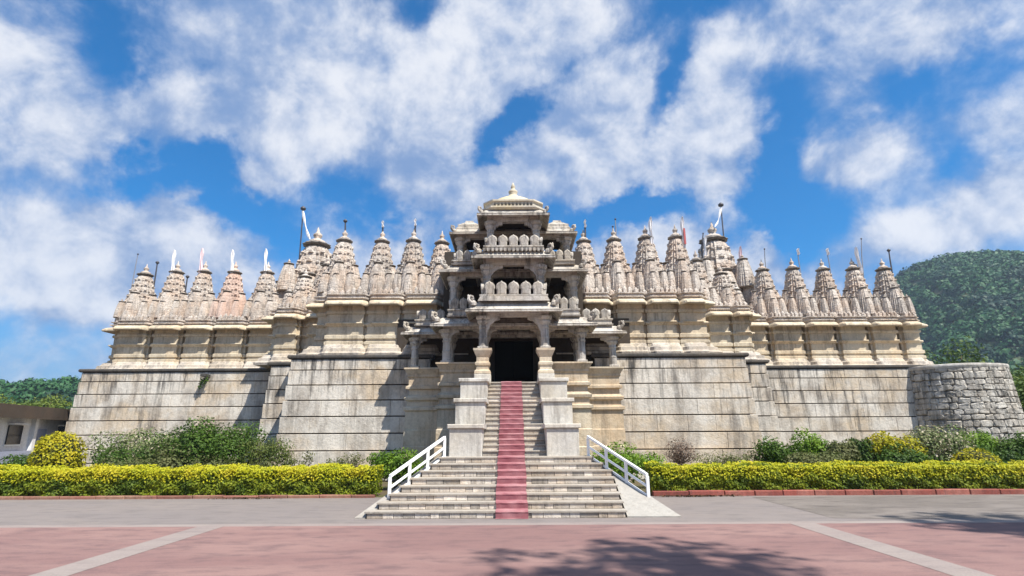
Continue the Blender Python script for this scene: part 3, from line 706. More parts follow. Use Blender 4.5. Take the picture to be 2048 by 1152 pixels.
# --- ground storey
for s in (-1, 1):
    x = CX + s * 1.155
    ped = MB().sweep(mitre([(x - .21, 20.45), (x + .21, 20.45), (x + .21, 20.87), (x - .21, 20.87)], True) + [mitre([(x - .21, 20.45), (x + .21, 20.45), (x + .21, 20.87), (x - .21, 20.87)], True)[0]],
        [(.02, 3.95), (.08, 3.97), (.08, 4.06), (.0, 4.12), (.0, 4.24), (.05, 4.28), (.06, 4.36), (-.02, 4.42), (-.02, 4.56), (.03, 4.6), (.12, 4.80), (.13, 4.88)])
    ped.box(x - .22, x + .22, 20.44, 20.88, 3.9, 4.875); ped = ped.build('pedestal', M['porchbase'], porch)
    MB().box(x - .30, x + .30, 20.36, 20.96, 3.60, 3.95, .02).build('pedestal_foot', M['white'], ped)
    column(x, 20.66, 4.88, 6.10, .155, [(-s, 0, .64, .82), (0, 1, .5, .6)])
    MB().sweep(upath(*sorted((x - .05 * s, CX + s * 2.72)), 23.9, 24.3), [(-.1, 3.6), (0, 3.6), (0, 4.5), (-.1, 4.5)], True).build('inner_seat', M['porch'], porch)
    column(CX + s * 2.68, 22.12, 4.55, 5.88, .16, [(-s, 0, .5, .45), (s, 0, .32, .34), (0, 1, .5, .5)])
    column(CX + s * 1.155, 22.2, 3.63, 5.95, .16, [(-s, 0, .5, .5), (s, 0, .5, .5)])
    column(CX + s * 4.18, 23.6, 4.52, 5.80, .16, [(-s, 0, .5, .45), (s, 0, .28, .3)])
    column(CX + s * 2.68, 23.7, 3.62, 5.88, .16)
beam(1.31, 20.5, 24.6, 6.10, 6.56); beam(2.84, 21.96, 24.6, 5.88, 6.30); beam(4.34, 23.44, 25.3, 5.80, 6.22)
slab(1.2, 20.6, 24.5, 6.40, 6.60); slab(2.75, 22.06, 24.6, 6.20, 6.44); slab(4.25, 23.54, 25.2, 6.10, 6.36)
eave(1.31, 20.5, 24.5, 6.18, .46, .46); eave(2.84, 21.96, 24.5, 5.93, .42, .42); eave(4.34, 23.44, 25.2, 5.88, .36, .38)
MB().box(CX - .55, CX + .55, 20.2, 20.42, 6.22, 6.32, .02).build('lintel', M['porch'], porch)
for s in (-1, 1):
    ornament(CX + s * 1.46, 20.30, 6.52, s, .95); ornament(CX + s * 3.0, 21.80, 6.22, s, .95); ornament(CX + s * 4.42, 23.34, 6.16, s, .85)
# --- parapets above the ground storey
pb = parapet(1.18, 20.35, 23.5, 6.62, 6.88, .4); merlon_row(pb, (CX - 1.14, 20.33), (CX + 1.14, 20.33), 6.885, .50, .44)
for s in (-1, 1): merlon_row(pb, (CX + s * 1.18, 20.4), (CX + s * 1.18, 22.0), 6.885, .50, .44, .06, (s, 0))
MB().plate([(CX - 1.34, 6.62), (CX + 1.34, 6.62), (CX + 1.24, 6.80), (CX - 1.24, 6.80)], 20.18, 20.36).build('parapet_foot', M['porch'], pb)
pb = parapet(2.55, 21.85, 24.3, 6.36, 6.66, .4)
for s in (-1, 1):
    q = sorted((CX + s * 1.5, CX + s * 2.52)); merlon_row(pb, (q[0], 21.83), (q[1], 21.83), 6.665, .46, .36); merlon_row(pb, (CX + s * 2.55, 21.95), (CX + s * 2.55, 23.4), 6.665, .46, .40, .06, (s, 0))
pb = parapet(4.1, 23.35, 25.2, 6.28, 6.56, .4)
for s in (-1, 1):
    q = sorted((CX + s * 2.9, CX + s * 4.06)); merlon_row(pb, (q[0], 23.33), (q[1], 23.33), 6.565, .42, .38); merlon_row(pb, (CX + s * 4.1, 23.45), (CX + s * 4.1, 25.0), 6.565, .42, .40, .06, (s, 0))
# --- first upper storey
for s in (-1, 1):
    column(CX + s * 1.03, 20.72, 6.6, 8.12, .15, [(-s, 0, .62, .62), (0, 1, .4, .4)])
    column(CX + s * 2.47, 22.2, 6.44, 8.08, .15, [(-s, 0, .5, .42), (s, 0, .26, .3)])
    column(CX + s * 1.1, 22.4, 6.6, 8.1, .15); column(CX + s * 2.47, 23.8, 6.44, 8.08, .15)
beam(1.17, 20.58, 24.4, 8.12, 8.60); beam(2.6, 22.06, 24.6, 8.08, 8.52)
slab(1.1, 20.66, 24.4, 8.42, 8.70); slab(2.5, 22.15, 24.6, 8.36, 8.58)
eave(1.17, 20.58, 24.4, 8.28, .42, .42); eave(2.6, 22.06, 24.5, 8.18, .40, .38)
MB().box(CX - .42, CX + .42, 20.3, 20.5, 8.32, 8.41, .02).build('lintel', M['porch'], porch)
for s in (-1, 1): ornament(CX + s * 1.28, 20.42, 8.60, s, .9); ornament(CX + s * 2.74, 21.92, 8.46, s, .85)
pb = parapet(1.06, 20.45, 23.5, 8.66, 8.84, .4); merlon_row(pb, (CX - 1.02, 20.43), (CX + 1.02, 20.43), 8.845, .42, .40)
for s in (-1, 1): merlon_row(pb, (CX + s * 1.06, 20.5), (CX + s * 1.06, 22.0), 8.845, .42, .40, .06, (s, 0))
for k in range(15):
    x = CX - 1.12 + k * .16; MB().box(x - .045, x + .045, 20.28, 20.40, 8.60, 8.72).build('dentil', M['porch'], pb)
pb = parapet(2.42, 21.95, 24.3, 8.54, 8.74, .4)
for s in (-1, 1):
    q = sorted((CX + s * 1.4, CX + s * 2.38)); merlon_row(pb, (q[0], 21.93), (q[1], 21.93), 8.745, .42, .34); merlon_row(pb, (CX + s * 2.42, 22.05), (CX + s * 2.42, 23.4), 8.745, .42, .40, .06, (s, 0))
# --- second upper storey and roof
for s in (-1, 1):
    column(CX + s * .906, 20.8, 8.7, 9.94, .14, [(-s, 0, .48, .5), (0, 1, .4, .4)])
    column(CX + s * 2.23, 22.3, 8.58, 9.80, .14, [(-s, 0, .42, .4), (s, 0, .22, .28)])
    column(CX + s * .95, 22.5, 8.7, 9.9, .14); column(CX + s * 2.23, 23.8, 8.58, 9.80, .14)
beam(1.04, 20.66, 24.3, 9.94, 10.36); beam(2.36, 22.16, 24.4, 9.80, 10.16)
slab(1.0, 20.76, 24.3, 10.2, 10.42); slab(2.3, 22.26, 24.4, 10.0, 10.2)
eave(1.04, 20.66, 23.4, 10.06, .36, .36); eave(2.36, 22.16, 24.3, 9.88, .28, .30)
MB().box(CX - .38, CX + .38, 20.4, 20.58, 10.10, 10.18, .02).build('lintel', M['porch'], porch)
rg = []                                      # stepped roof under the dome, with chamfered corners
for hw, z in ((1.22, 10.40), (1.30, 10.46), (1.30, 10.52), (1.14, 10.55), (1.14, 10.74), (1.20, 10.77), (1.20, 10.83), (1.02, 10.86)):
    c = hw * .68; cy = 21.75; rg.append([(CX - c, cy - hw, z), (CX + c, cy - hw, z), (CX + hw, cy - c, z), (CX + hw, cy + c, z), (CX + c, cy + hw, z), (CX - c, cy + hw, z), (CX - hw, cy + c, z), (CX - hw, cy - c, z)])
roof = MB().rings(rg).build('roof', M['dome'], porch)
for k in range(11):
    x = CX - .72 + k * .144; MB().lathe(x, 20.60, [(.035, 10.58), (.05, 10.64), (.035, 10.70)], 6).build('roof_boss', M['dark'], roof)
MB().lathe(CX, 21.75, [(1.0, 10.84), (.98, 10.95), (.88, 11.08), (.70, 11.20), (.48, 11.28), (.25, 11.33)], 32, 0, 16, .012).build('dome', M['dome'], porch, True)
MB().lathe(CX, 21.75, [(.34, 11.31), (.34, 11.37), (.27, 11.39), (.22, 11.47), (.14, 11.56), (.19, 11.64), (.19, 11.70), (.10, 11.78), (.07, 11.84), (.10, 11.89), (.02, 12.10)], 14).build('finial', M['dome'], porch, True)
for s in (-1, 1):
    ornament(CX + s * 1.22, 20.46, 10.26, s, .6); ornament(CX + s * 2.42, 22.06, 10.06, s, .7)
    q = sorted((CX + s * 1.35, CX + s * 2.4)); rr = []
    for f, z in ((0, 10.16), (.0, 10.26), (.06, 10.3), (.06, 10.42), (.16, 10.48), (.34, 10.62), (.36, 10.70)):
        rr.append([(q[0] + f, 22.15 + f, z), (q[1] - f, 22.15 + f, z), (q[1] - f, 24.2 - f, z), (q[0] + f, 24.2 - f, z)])
    MB().rings(rr).build('side_roof', M['porch'], porch)
# hall behind the porch; near-black doors added to stand for the doorway's shade
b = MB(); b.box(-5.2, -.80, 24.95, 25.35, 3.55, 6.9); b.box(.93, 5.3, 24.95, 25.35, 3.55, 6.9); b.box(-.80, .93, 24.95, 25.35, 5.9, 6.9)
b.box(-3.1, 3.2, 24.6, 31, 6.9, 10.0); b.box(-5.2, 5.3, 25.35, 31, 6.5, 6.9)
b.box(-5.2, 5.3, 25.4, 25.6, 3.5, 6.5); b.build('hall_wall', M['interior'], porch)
dl = MB().box(-.80, .0645, 25.2, 25.3, 3.6, 5.9, .01).build('door', M['doorshade'], porch); MB().box(.0655, .93, 25.2, 25.3, 3.6, 5.9, .01).build('door', M['doorshade'], porch)
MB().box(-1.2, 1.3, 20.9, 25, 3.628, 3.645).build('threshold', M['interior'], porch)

# ------------------------------------------------------------------ stairs, carpet, rails
stair = thing('staircase', 'flared stone staircase with white block sides leading up to the porch', 'staircase', (0, 13.4, 0))
NL, TR, RI = 8, .32, .155
def xl(y): return -3.30 + (y - 13.4) * .60
def xr(y): return min(2.52, 3.62 - (y - 13.4) * .66)
def prism_y(name, poly, z0, z1, mat, par): return MB().prism(poly, z0, z1).build(name, mat, par)
for i in range(NL):
    y0 = 13.4 + TR * i; y1 = 16.05 if i == NL - 1 else y0 + TR + .1; z1 = RI * (i + 1)
    a, c = xl(y0), xr(y0)
    st = prism_y('step', [(a, y0 + .03), (c, y0 + .03), (c, 16.3), (a, 16.3)], z1 - RI - (.0 if i else .02), z1 - .036, M['joint'], stair)
    prism_y('tread', [(a - .03, y0 - .02), (c + .03, y0 - .02), (c + .03, y1 + .06), (a - .03, y1 + .06)], z1 - .036, z1, M['tread'], st)
    x = a + .02
    while x < c - .03:
        w = min(rnd.uniform(.16, .42), c - .01 - x); 
        if c - x - w < .12: w = c - .01 - x
        MB().box(x + .004, x + w - .004, y0 + rnd.uniform(.0, .012), y0 + .1, z1 - RI + .003, z1 - .038, .006).build('riser_stone', M['riser'], st); x += w
# sloping white side ramps
yT = 13.4 + TR * NL
for f, w in ((lambda y: xl(y), -1), (lambda y: xr(y), 1)):
    ys = [13.42, 14.2, 15.0, 15.96]; vs = []
    for y in ys:
        zz = max(.03, (y - 13.4) / TR * RI - .02 + .03); inn = f(y) + w * .035
        out = xl(y) - .26 if w < 0 else 3.72 - (y - 13.4) * .66 + .05
        vs += [(inn, y, -.02), (out, y, -.02), (inn, y, zz), (out, y, zz)]
    fs = [(0, 1, 3, 2)]
    for k in range(3):
        a = 4 * k; fs += [(a + 2, a + 3, a + 7, a + 6), (a, a + 4, a + 5, a + 1), (a + 1, a + 5, a + 7, a + 3), (a, a + 2, a + 6, a + 4)]
    k = 12; fs.append((k, k + 2, k + 3, k + 1)); MB().add(vs, fs).build('side_ramp', M['ramp'], stair)
MB().box(-1.85, 1.95, 15.9, 16.45, 0, RI * NL - .05).build('landing', M['white'], stair)
NU = 16; yU = 16.22; TU = (20.5 - yU) / NU; zU = RI * NL; RU = (3.64 - zU) / NU
for i in range(NU):
    y0 = yU + TU * i; z1 = zU + RU * (i + 1)
    st = MB().box(-.84, .92, y0 + .02, y0 + TU + .1, zU - .05 if i < 3 else z1 - RU * 2, z1 - .04).build('step', M['riser'], stair)
    MB().box(-.845, .925, y0 - .01, y0 + TU + .05, z1 - .04, z1, .006).build('tread', M['tread'], st)
# stepped white blocks either side
for s, xa, xb in ((-1, -1.76, -.85), (1, .93, 1.83)):
    for y0, y1, z1 in ((15.98, 17.5, 2.10), (17.5, 19.0, 2.90), (19.0, 20.52, 3.66)):
        blk = MB().box(xa, xb, y0 + .03, y1 + .1, 0, z1 - .12, .015).build('side_block', M['white'], stair)
        MB().box(xa - .06, xb + .06, y0 - .03, y1 + .02, z1 - .12, z1, .02).build('cap_slab', M['white'], blk)
# carpet, one folded cloth running down every step
line = [(13.28, .006)]
for i in range(NL): line += [(13.4 + TR * i - (.024 if i else .03), RI * i + .012 if i else .006), (13.4 + TR * i - .040, RI * (i + 1) - .045), (13.4 + TR * i - .052, RI * (i + 1) - .018), (13.4 + TR * i - .040, RI * (i + 1) + .008)]
for i in range(NU): line += [(yU + TU * i - .012, zU + RU * i + .010), (yU + TU * i - .030, zU + RU * (i + 1) - .045), (yU + TU * i - .042, zU + RU * (i + 1) - .018), (yU + TU * i - .030, zU + RU * (i + 1) + .008)]
line.append((20.42, 3.648))
b = MB(); n = len(line); NXC = 6; vs = []
for j, (y, z) in enumerate(line):
    for k in range(NXC + 1): vs.append((-.40 + .73 * k / NXC + .010 * math.sin(j * .37) + .005 * math.sin(j * 1.3), y + .004 * math.sin(k * 2 + j), z + .003 * math.sin(k * 1.7 + j * .9)))
b.add(vs, [(j * (NXC + 1) + k, j * (NXC + 1) + k + 1, (j + 1) * (NXC + 1) + k + 1, (j + 1) * (NXC + 1) + k) for j in range(n - 1) for k in range(NXC)])
o = b.build('carpet', M['carpet'], None, False, None, False); md = o.modifiers.new('thickness', 'SOLIDIFY'); md.thickness = .008; md.offset = 1
tag(o, 'long faded red carpet running down the middle of the stone stairs', 'carpet')
# rails
def railing(name, label, A, B, n):
    A, B = Vector(A), Vector(B); t = thing(name, label, 'railing', tuple(A), 'white railings beside the stairs')
    H = .56; d = B - A; dn = Vector((d.x, d.y, 0)).normalized(); sd_ = Vector((-dn.y, dn.x, 0))
    for k in range(n):
        p = A + d * (k / (n - 1)); r = .036
        MB().box(p.x - r, p.x + r, p.y - r, p.y + r, p.z - .06, p.z + H - .03, .006).build('post', M['rail'], t)
    for hh, rr in ((H, .038), (H * .52, .027), (H * .12, .025)):
        a = A + Vector((0, 0, hh)); c = B + Vector((0, 0, hh)); vs = []
        for p in (a, c):
            for u, v in ((-1, -1), (1, -1), (1, 1), (-1, 1)): vs.append(p + sd_ * u * rr + Vector((0, 0, v * rr * .8)))
        MB().add([tuple(v) for v in vs], [(3, 2, 1, 0), (4, 5, 6, 7), (0, 1, 5, 4), (1, 2, 6, 5), (2, 3, 7, 6), (3, 0, 4, 7)]).build('bar', M['rail'], t)
    return t
railing('railing', 'white railing down the left side of the stairs', (-2.95, 14.15, .30), (-1.86, 15.85, 1.19), 4)
railing('railing', 'white railing down the right side of the stairs', (3.22, 14.15, .30), (2.05, 15.85, 1.19), 4)
# ------------------------------------------------------------------ kerbs and hedges
for x0, x1, yk, label, hl in ((-24, -4.15, 17.8, 'low red kerb under the hedge left of the stairs', 'clipped yellow-topped hedge along the kerb left of the stairs'),
                              (4.2, 24, 17.85, 'low red kerb under the hedge right of the stairs', 'clipped yellow-topped hedge along the kerb right of the stairs')):
    k = thing('kerb', label, 'kerb', ((x0 + x1) / 2, yk, 0), 'red kerbs in front of the hedges')
    x = x0
    while x < x1 - .2:
        w = min(rnd.uniform(.8, 1.1), x1 - x); MB().box(x + .008, x + w - .008, yk + rnd.uniform(-.012, .012), yk + .18, -.05, (.085 if x0 < 0 else .15) + rnd.uniform(-.008, .008), .02).build('kerb_stone', M['oldkerb' if x0 < 0 else 'kerb'], k); x += w
    h = thing('hedge', hl, 'hedge', ((x0 + x1) / 2, yk + .7, 0), 'clipped hedges along the kerbs')
    L = x1 - x0; wv = lambda x: .035 * np.sin(x * 1.9) + .03 * np.sin(x * 4.3 + 1) + .02 * np.sin(x * 9.1)
    core = MB(); n = 80; vs = []; fs = []
    for i in range(n + 1):
        x = x0 + .25 + (L - .5) * i / n; t = .72 + float(wv(x))
        for y, z in ((yk + .30, .0), (yk + .22, .35), (yk + .30, t), (yk + 1.05, t), (yk + 1.1, 0)): vs.append((x, y, z))
    for i in range(n): fs += [(i * 5 + j, i * 5 + (j + 1) % 5, i * 5 + 5 + (j + 1) % 5, i * 5 + 5 + j) for j in range(5)]
    fs += [(0, 1, 2, 3, 4), tuple(n * 5 + j for j in (4, 3, 2, 1, 0))]
    core.add(vs, fs).build('hedge_core', M['hedgecore'], h)
    N = 30000; X = x0 + L * nr.rand(N); u = nr.rand(N)
    Z = (.06 if x0 < 0 else .13) + .74 * u + wv(X) * u; Y = yk + .08 + .14 * np.abs(u - .45) + nr.rand(N) * .16 + .05 * np.sin(X * 5.3) * np.sin(u * 9 + X)
    nn = np.stack([nr.normal(size=N) * .6, -np.ones(N), .5 + nr.normal(size=N) * .6], 1)
    leaf_obj('leaves', M['hedgeleaf'], h, np.stack([X, Y, Z], 1), nn, .085)
    N = 24000; X = x0 + L * nr.rand(N); Y = yk + .10 + .98 * nr.rand(N) ** 1.3; Z = .74 + wv(X) + nr.rand(N) ** 1.2 * .16 + .03 * np.sin(X * 13) - .10 * (Y < yk + .2)
    nn = np.stack([nr.normal(size=N) * .7, -.4 + nr.normal(size=N) * .6, np.ones(N)], 1)
    leaf_obj('young_leaves', M['young'], h, np.stack([X, Y, Z], 1), nn, .07)
    N = 1500; u = nr.rand(N); e = x1 if x0 < 0 else x0; sg = 1 if x0 < 0 else -1      # the end by the stairs
    leaf_obj('leaves', M['hedgeleaf'], h, np.stack([e - sg * nr.rand(N) * .25, yk + .1 + .95 * nr.rand(N), .08 + .8 * u], 1), np.stack([sg * np.ones(N), nr.normal(size=N) * .5, nr.normal(size=N) * .5], 1), .085)
    N = 6000; X = x0 + L * nr.rand(N); u = nr.rand(N) ** .6; Z = .45 + .40 * u; Y = yk + .04 + nr.rand(N) * .14
    nn = np.stack([nr.normal(size=N) * .6, -np.ones(N), .6 + nr.normal(size=N) * .6], 1)
    leaf_obj('young_leaves', M['young'], h, np.stack([X, Y, Z], 1), nn, .07)
# dead leaves blown against the right kerb and the left one
P = []; 
for cx, n in ((5.0, 90), (5.6, 120), (6.3, 30), (-8.4, 50), (-7.6, 50), (4.4, 25)):
    for k in range(n): P.append((cx + rnd.gauss(0, .3), 17.72 - abs(rnd.gauss(0, .06)), .015 + rnd.random() * .02))
o = leaf_obj('fallen_leaves', M['deadleaf'], None, P, [(rnd.gauss(0, .5), rnd.gauss(0, .5), 1) for _ in P], .09)
tag(o, 'dark dry leaves gathered along the kerb on the grey apron', 'leaves', kind='stuff')

# ------------------------------------------------------------------ garden shrubs
def stems(b, x, y, z0, h, r, n, th=.02, seed=0):
    g = random.Random(seed)
    for k in range(n):
        a = g.uniform(0, 6.283); q = r * g.uniform(.3, .9)
        b.tube([(x + .04 * math.cos(a), y + .04 * math.sin(a), z0), (x + q * .4 * math.cos(a), y + q * .4 * math.sin(a), z0 + h * .5), (x + q * math.cos(a), y + q * math.sin(a), z0 + h * g.uniform(.7, .95))], [th, th * .7, th * .25], 5)
    return b
def shrub(x, y, w, h, mat, label, n=2600, size=.1, squash=.9, seed=1, depth=None, flower=0, group=None, shell=.45, lumps=9, base=0.0, cat='shrub'):
    t = thing('shrub', label, cat, (x, y, 0), group); d = depth or w * .8
    w *= 1.12; n = int(n * 1.5); bl = crown_blobs((x, y, base + h * .52), (w * .5, d * .5, h * .5), lumps + 4, squash, seed, .58)
    P, Nn = in_blobs(bl, n, shell); k = (P[:, 2] > .03); leaf_obj('foliage', mat, t, P[k], Nn[k], size)
    stems(MB(), x, y, 0, h * .8, w * .4, 7, .022, seed).build('stem', M['bark'], t)
    if flower:
        P, Nn = in_blobs(bl, flower, .9); k = P[:, 2] > h * .45; leaf_obj('blossom', M['flower'], t, P[k], Nn[k], size * .9)
    return t
def round_bush(x, y, w, h, mat, label, n=6000, size=.075, seed=1):
    t = thing('shrub', label, 'shrub', (x, y, 0))
    C = (x, y, h * .52); P, Nn = in_blobs([(C, (w * .5, w * .5, h * .5))] + crown_blobs(C, (w * .47, w * .47, h * .47), 14, .9, seed, .4), n, .8)
    k = P[:, 2] > .02; leaf_obj('foliage', mat, t, P[k], Nn[k], size)
    MB().lathe(x, y, [(w * .1, .02), (w * .36, h * .2), (w * .42, h * .5), (w * .33, h * .8), (w * .1, h * .93)], 14).build('twigs', M['hedgecore'], t, True)
    return t
round_bush(-15.25, 19.6, 1.62, 1.98, M['yellowbush'], 'big round clipped yellow bush behind the hedge at the far left', 9000, .085, 3)
shrub(-17.4, 20.6, 2.6, 1.35, M['green'], 'low dark green bush left of the round yellow bush', 3000, .09, seed=4)
shrub(-15.3, 23.4, 2.6, 2.05, M['silver'], 'pale silvery shrub with blossom beside the round yellow bush', 3600, .10, seed=5, flower=500)
shrub(-13.4, 23.2, 2.4, 1.95, M['silver'], 'silvery shrub with pink-cream blossom left of the tall green bush', 3400, .10, seed=6, flower=350)
shrub(-11.55, 22.6, 3.1, 2.62, M['green'], 'tallest bushy green shrub in front of the left wing', 6500, .11, seed=7, lumps=14)
shrub(-9.5, 22.3, 1.7, 1.9, M['fine'], 'feathery light green shrub against the corner of the podium', 3200, .07, seed=8)
shrub(-10.4, 21.6, 2.6, 1.2, M['dull'], 'low weedy olive shrub in front of the tall green bush', 2400, .08, seed=9)
shrub(-13.2, 21.3, 3.4, 1.15, M['dull'], 'low wide weedy shrub in front of the silvery shrubs', 2600, .08, seed=10)
for i, (x, y, w, h) in enumerate(((-8.2, 22.6, 1.2, 1.25), (-6.9, 22.9, .9, 1.15), (-6.1, 22.4, 1.0, 1.25))):
    shrub(x, y, w, h, M['dull'], ['thin weeds at the left corner of the podium foot', 'small thin weed clump at the middle of the podium foot left of the stairs', 'thin weed clump nearest the green bush left of the stairs'][i], 500, .07, seed=11 + i, shell=.1)
shrub(-4.1, 20.6, 2.1, 1.30, M['bright'], 'fresh bright green bush behind the left stair railing', 4200, .09, seed=15, lumps=12)
shrub(3.9, 20.6, 2.3, 1.52, M['bright'], 'fresh bright green bush behind the right stair railing', 4600, .09, seed=16, lumps=12)
# dry bush
t = thing('dry_bush', 'brown dried-out twiggy bush against the podium right of the stairs', 'shrub', (6.3, 22, 0)); b = MB(); g = random.Random(5)
for k in range(70):
    a = g.uniform(0, 6.283); e = g.uniform(.25, 1.4); L = g.uniform(.55, .8); x, y, z = 6.3, 22.0, .7
    d = Vector((math.cos(a) * math.cos(e), math.sin(a) * math.cos(e), math.sin(e))); p1 = Vector((x, y, z)) + d * L * .5; p2 = p1 + (d + Vector((g.gauss(0, .4), g.gauss(0, .4), g.gauss(.1, .3)))) * L * .5
    b.tube([(x, y, z), p1, p2], [.012, .009, .004], 4)
b.build('twigs', M['twig'], t); MB().tube([(6.3, 22, 0), (6.32, 22, .4), (6.3, 22, .8)], [.05, .045, .03], 6).build('stem', M['bark'], t)
P, Nn = in_blobs([((6.3, 22, 1.2), (.58, .5, .52))], 1500, .3); leaf_obj('dead_leaves', M['twig'], t, P, Nn, .06)
shrub(7.9, 22.3, 2.2, 1.30, M['dull'], 'low thin grassy weeds between the dry bush and the dark bushes', 1300, .07, seed=20, shell=.1)
shrub(-12.6, 22.4, 3.0, 1.7, M['dull'], 'broad olive shrub between the silvery shrubs and the tall green bush', 3200, .10, seed=21)
shrub(-14.6, 22.2, 2.2, 1.45, M['green'], 'dark leafy shrub in front of the palest silvery shrub', 2200, .10, seed=22)
shrub(8.6, 22.0, 1.5, 1.25, M['dull'], 'wispy olive weeds at the podium corner on the right', 900, .08, seed=23, shell=.1)
RS = [(9.9, 21.8, 1.7, 1.55, 'green', 'dark green bush nearest the podium corner on the right'), (11.15, 21.9, 1.35, 1.78, 'bright', 'taller mid green bush second from the podium corner on the right'),
      (10.6, 20.8, 1.6, 1.15, 'dull', 'low olive bush in front of the dark bushes on the right'), (12.1, 21.6, 1.1, 1.5, 'dull', 'light olive bush third from the podium corner on the right'),
      (13.0, 21.9, .9, 1.55, 'green', 'narrow dark bush left of the yellow-tipped bush'), (14.15, 21.8, 1.5, 1.72, 'yellowbush', 'bushy shrub with yellow-green tips left of the cream blossom shrub'),
      (14.2, 21.0, 1.6, 1.25, 'green', 'low green bush below the yellow-tipped bush'), (18.1, 23.2, 1.8, 1.85, 'bright', 'bright green bush behind the clipped round yellow bush on the right'),
      (17.2, 21.0, 1.2, 1.35, 'green', 'green bush to the right of the clipped round yellow bush'), (18.9, 21.9, 1.6, 1.7, 'green', 'dark green bush at the right edge')]
for i, (x, y, w, h, mt, lb) in enumerate(RS): shrub(x, y, w * 1.1, h * 1.05, M[mt], lb, 3000, .10, seed=30 + i)
shrub(16.1, 22.2, 2.4, 2.0, M['silver'], 'large pale shrub full of cream blossom in front of the round bastion', 3800, .10, seed=50, flower=900)
shrub(19.2, 24.0, 1.8, 1.75, M['silver'], 'pale blossom shrub at the right foot of the bastion', 2200, .10, seed=51, flower=400)
round_bush(15.4, 19.5, 1.45, 1.3, M['yellowbush'], 'clipped round yellow bush behind the right hedge', 5000, .075, 8)
round_bush(17.9, 19.6, 1.3, 1.22, M['yellowbush'], 'clipped yellow bush cut by the right edge of the picture', 4000, .075, 9)
t = thing('wall_plant', 'small dark plant growing below the spout on the left podium wall', 'plant', (-15.85, 29.0, 4.5))
P, Nn = in_blobs([((-15.85, 29.02, 4.62), (.22, .18, .3)), ((-16.0, 29.05, 4.35), (.18, .14, .25))], 160, .2); leaf_obj('foliage', M['green'], t, P, Nn, .1)

# ------------------------------------------------------------------ round rubble bastion
bast = thing('bastion', 'round bastion of rough rubble stone at the right end of the podium', 'bastion', (23.0, 29.7, 0))
def br(z): return 2.72 - .40 * min(1, z / 5.1) - .16 * max(0, (1 - z / 2.2))
MB().lathe(23.0, 29.7, [(br(z) - .06, z) for z in (0, .8, 1.6, 2.4, 3.2, 4.0, 5.0)], 40).build('bastion_core', M['rubblecore'], bast)
shapes = []
for k in range(8):
    b = MB(); n = 8; g = random.Random(k); pts = []
    for sx, sz in ((1, 0), (1, 1), (0, 1), (-1, 1), (-1, 0), (-1, -1), (0, -1), (1, -1)):
        q = .5 * (g.uniform(.86, 1.0) if sx * sz == 0 else g.uniform(.74, .98)); pts.append((sx * q, sz * q))
    vs = [(x, .3, z) for x, z in pts] + [(x, -.02, z) for x, z in pts] + [(x * .8 + g.uniform(-.05, .05), -.10 - g.uniform(0, .10), z * .74 + g.uniform(-.05, .05)) for x, z in pts]
    b.add(vs, [(j, (j + 1) % n, n + (j + 1) % n, n + j) for j in range(n)] + [(n + j, n + (j + 1) % n, 2 * n + (j + 1) % n, 2 * n + j) for j in range(n)] + [tuple(range(2 * n, 3 * n))])
    me = bpy.data.meshes.new('rubble_stone'); me.from_pydata([tuple(v) for v in b.v], [], b.f); me.materials.append(M['rubble']); me.update()
    bm = bmesh.new(); bm.from_mesh(me); bmesh.ops.recalc_face_normals(bm, faces=bm.faces); bm.to_mesh(me); bm.free(); shapes.append(me)
z = 0.95; nst = 0
while z < 4.9 and nst < 299:
    hh = rnd.uniform(.24, .36); a = R(-200) + rnd.uniform(0, .3)
    while a < R(8) and nst < 299:
        w = rnd.choice((.24, .36, .45, .52, .6)) * rnd.uniform(.85, 1.15); r = br(z); ac = a + w / r / 2
        if ac > R(-192):
            o = bpy.data.objects.new('rubble_stone', rnd.choice(shapes)); link(o, bast); nst += 1
            o.location = (r * math.cos(ac), r * math.sin(ac), z + hh / 2 + rnd.uniform(-.03, .03)); o.rotation_euler = (R(-4), rnd.uniform(-.15, .15), ac + math.pi / 2); o.scale = (w * 1.09, .36, hh * 1.11)
        a += w / r
    z += hh * 1.02
MB().lathe(23.0, 29.7, [(2.0, 4.9), (2.42, 4.9), (2.44, 5.0), (2.42, 5.08), (2.0, 5.14)], 48).build('coping', M['white'], bast)

# ------------------------------------------------------------------ low outbuilding at the left edge
ob = thing('outbuilding', 'low white outbuilding with a brown eave at the left edge', 'building', (-24.2, 29, 0))
A0, A1 = Vector((-20.9, 19.3, 0)), Vector((-24.9, 35.2, 0)); dd = (A1 - A0).normalized(); nn_ = Vector((-dd.y, dd.x, 0))     # nn_ points away from the temple
def obq(name, s0, s1, t0, t1, z0, z1, mat, par):
    p = [A0 + dd * s + nn_ * t for s, t in ((s0, t0), (s1, t0), (s1, t1), (s0, t1))]; return MB().prism([(q.x, q.y) for q in p], z0, z1).build(name, mat, par)
LB = (A1 - A0).length
wl = obq('wall', 0, LB, .30, 7, -.1, 2.75, M['plaster'], ob)
rf = obq('roof', -.3, LB + .3, -.15, 7.4, 2.72, 2.80, M['brownroof'], ob); obq('eave_board', -.3, LB + .3, -.19, -.12, 2.66, 3.24, M['brownroof'], rf)
obq('roof_cover', -.3, LB + .3, -.12, 7.4, 3.05, 3.2, M['brownroof'], rf)
for s in (7.2, 11.6, 14.6):
    wnd = obq('window', s, s + 1.1, .24, .35, 1.5, 2.35, M['glass'], ob); obq('frame', s - .07, s + 1.17, .26, .33, 1.43, 1.5, M['rail'], wnd); obq('shade', s - .1, s + 1.2, .0, .3, 2.38, 2.44, M['plaster'], wnd)
dr = obq('door', 9.3, 10.4, .24, .35, 0, 2.2, M['bluepaint'], ob)
for s in (5.0, 9.0, 13.2): obq('pillar', s, s + .25, .10, .32, 0, 2.72, M['plaster'], ob)
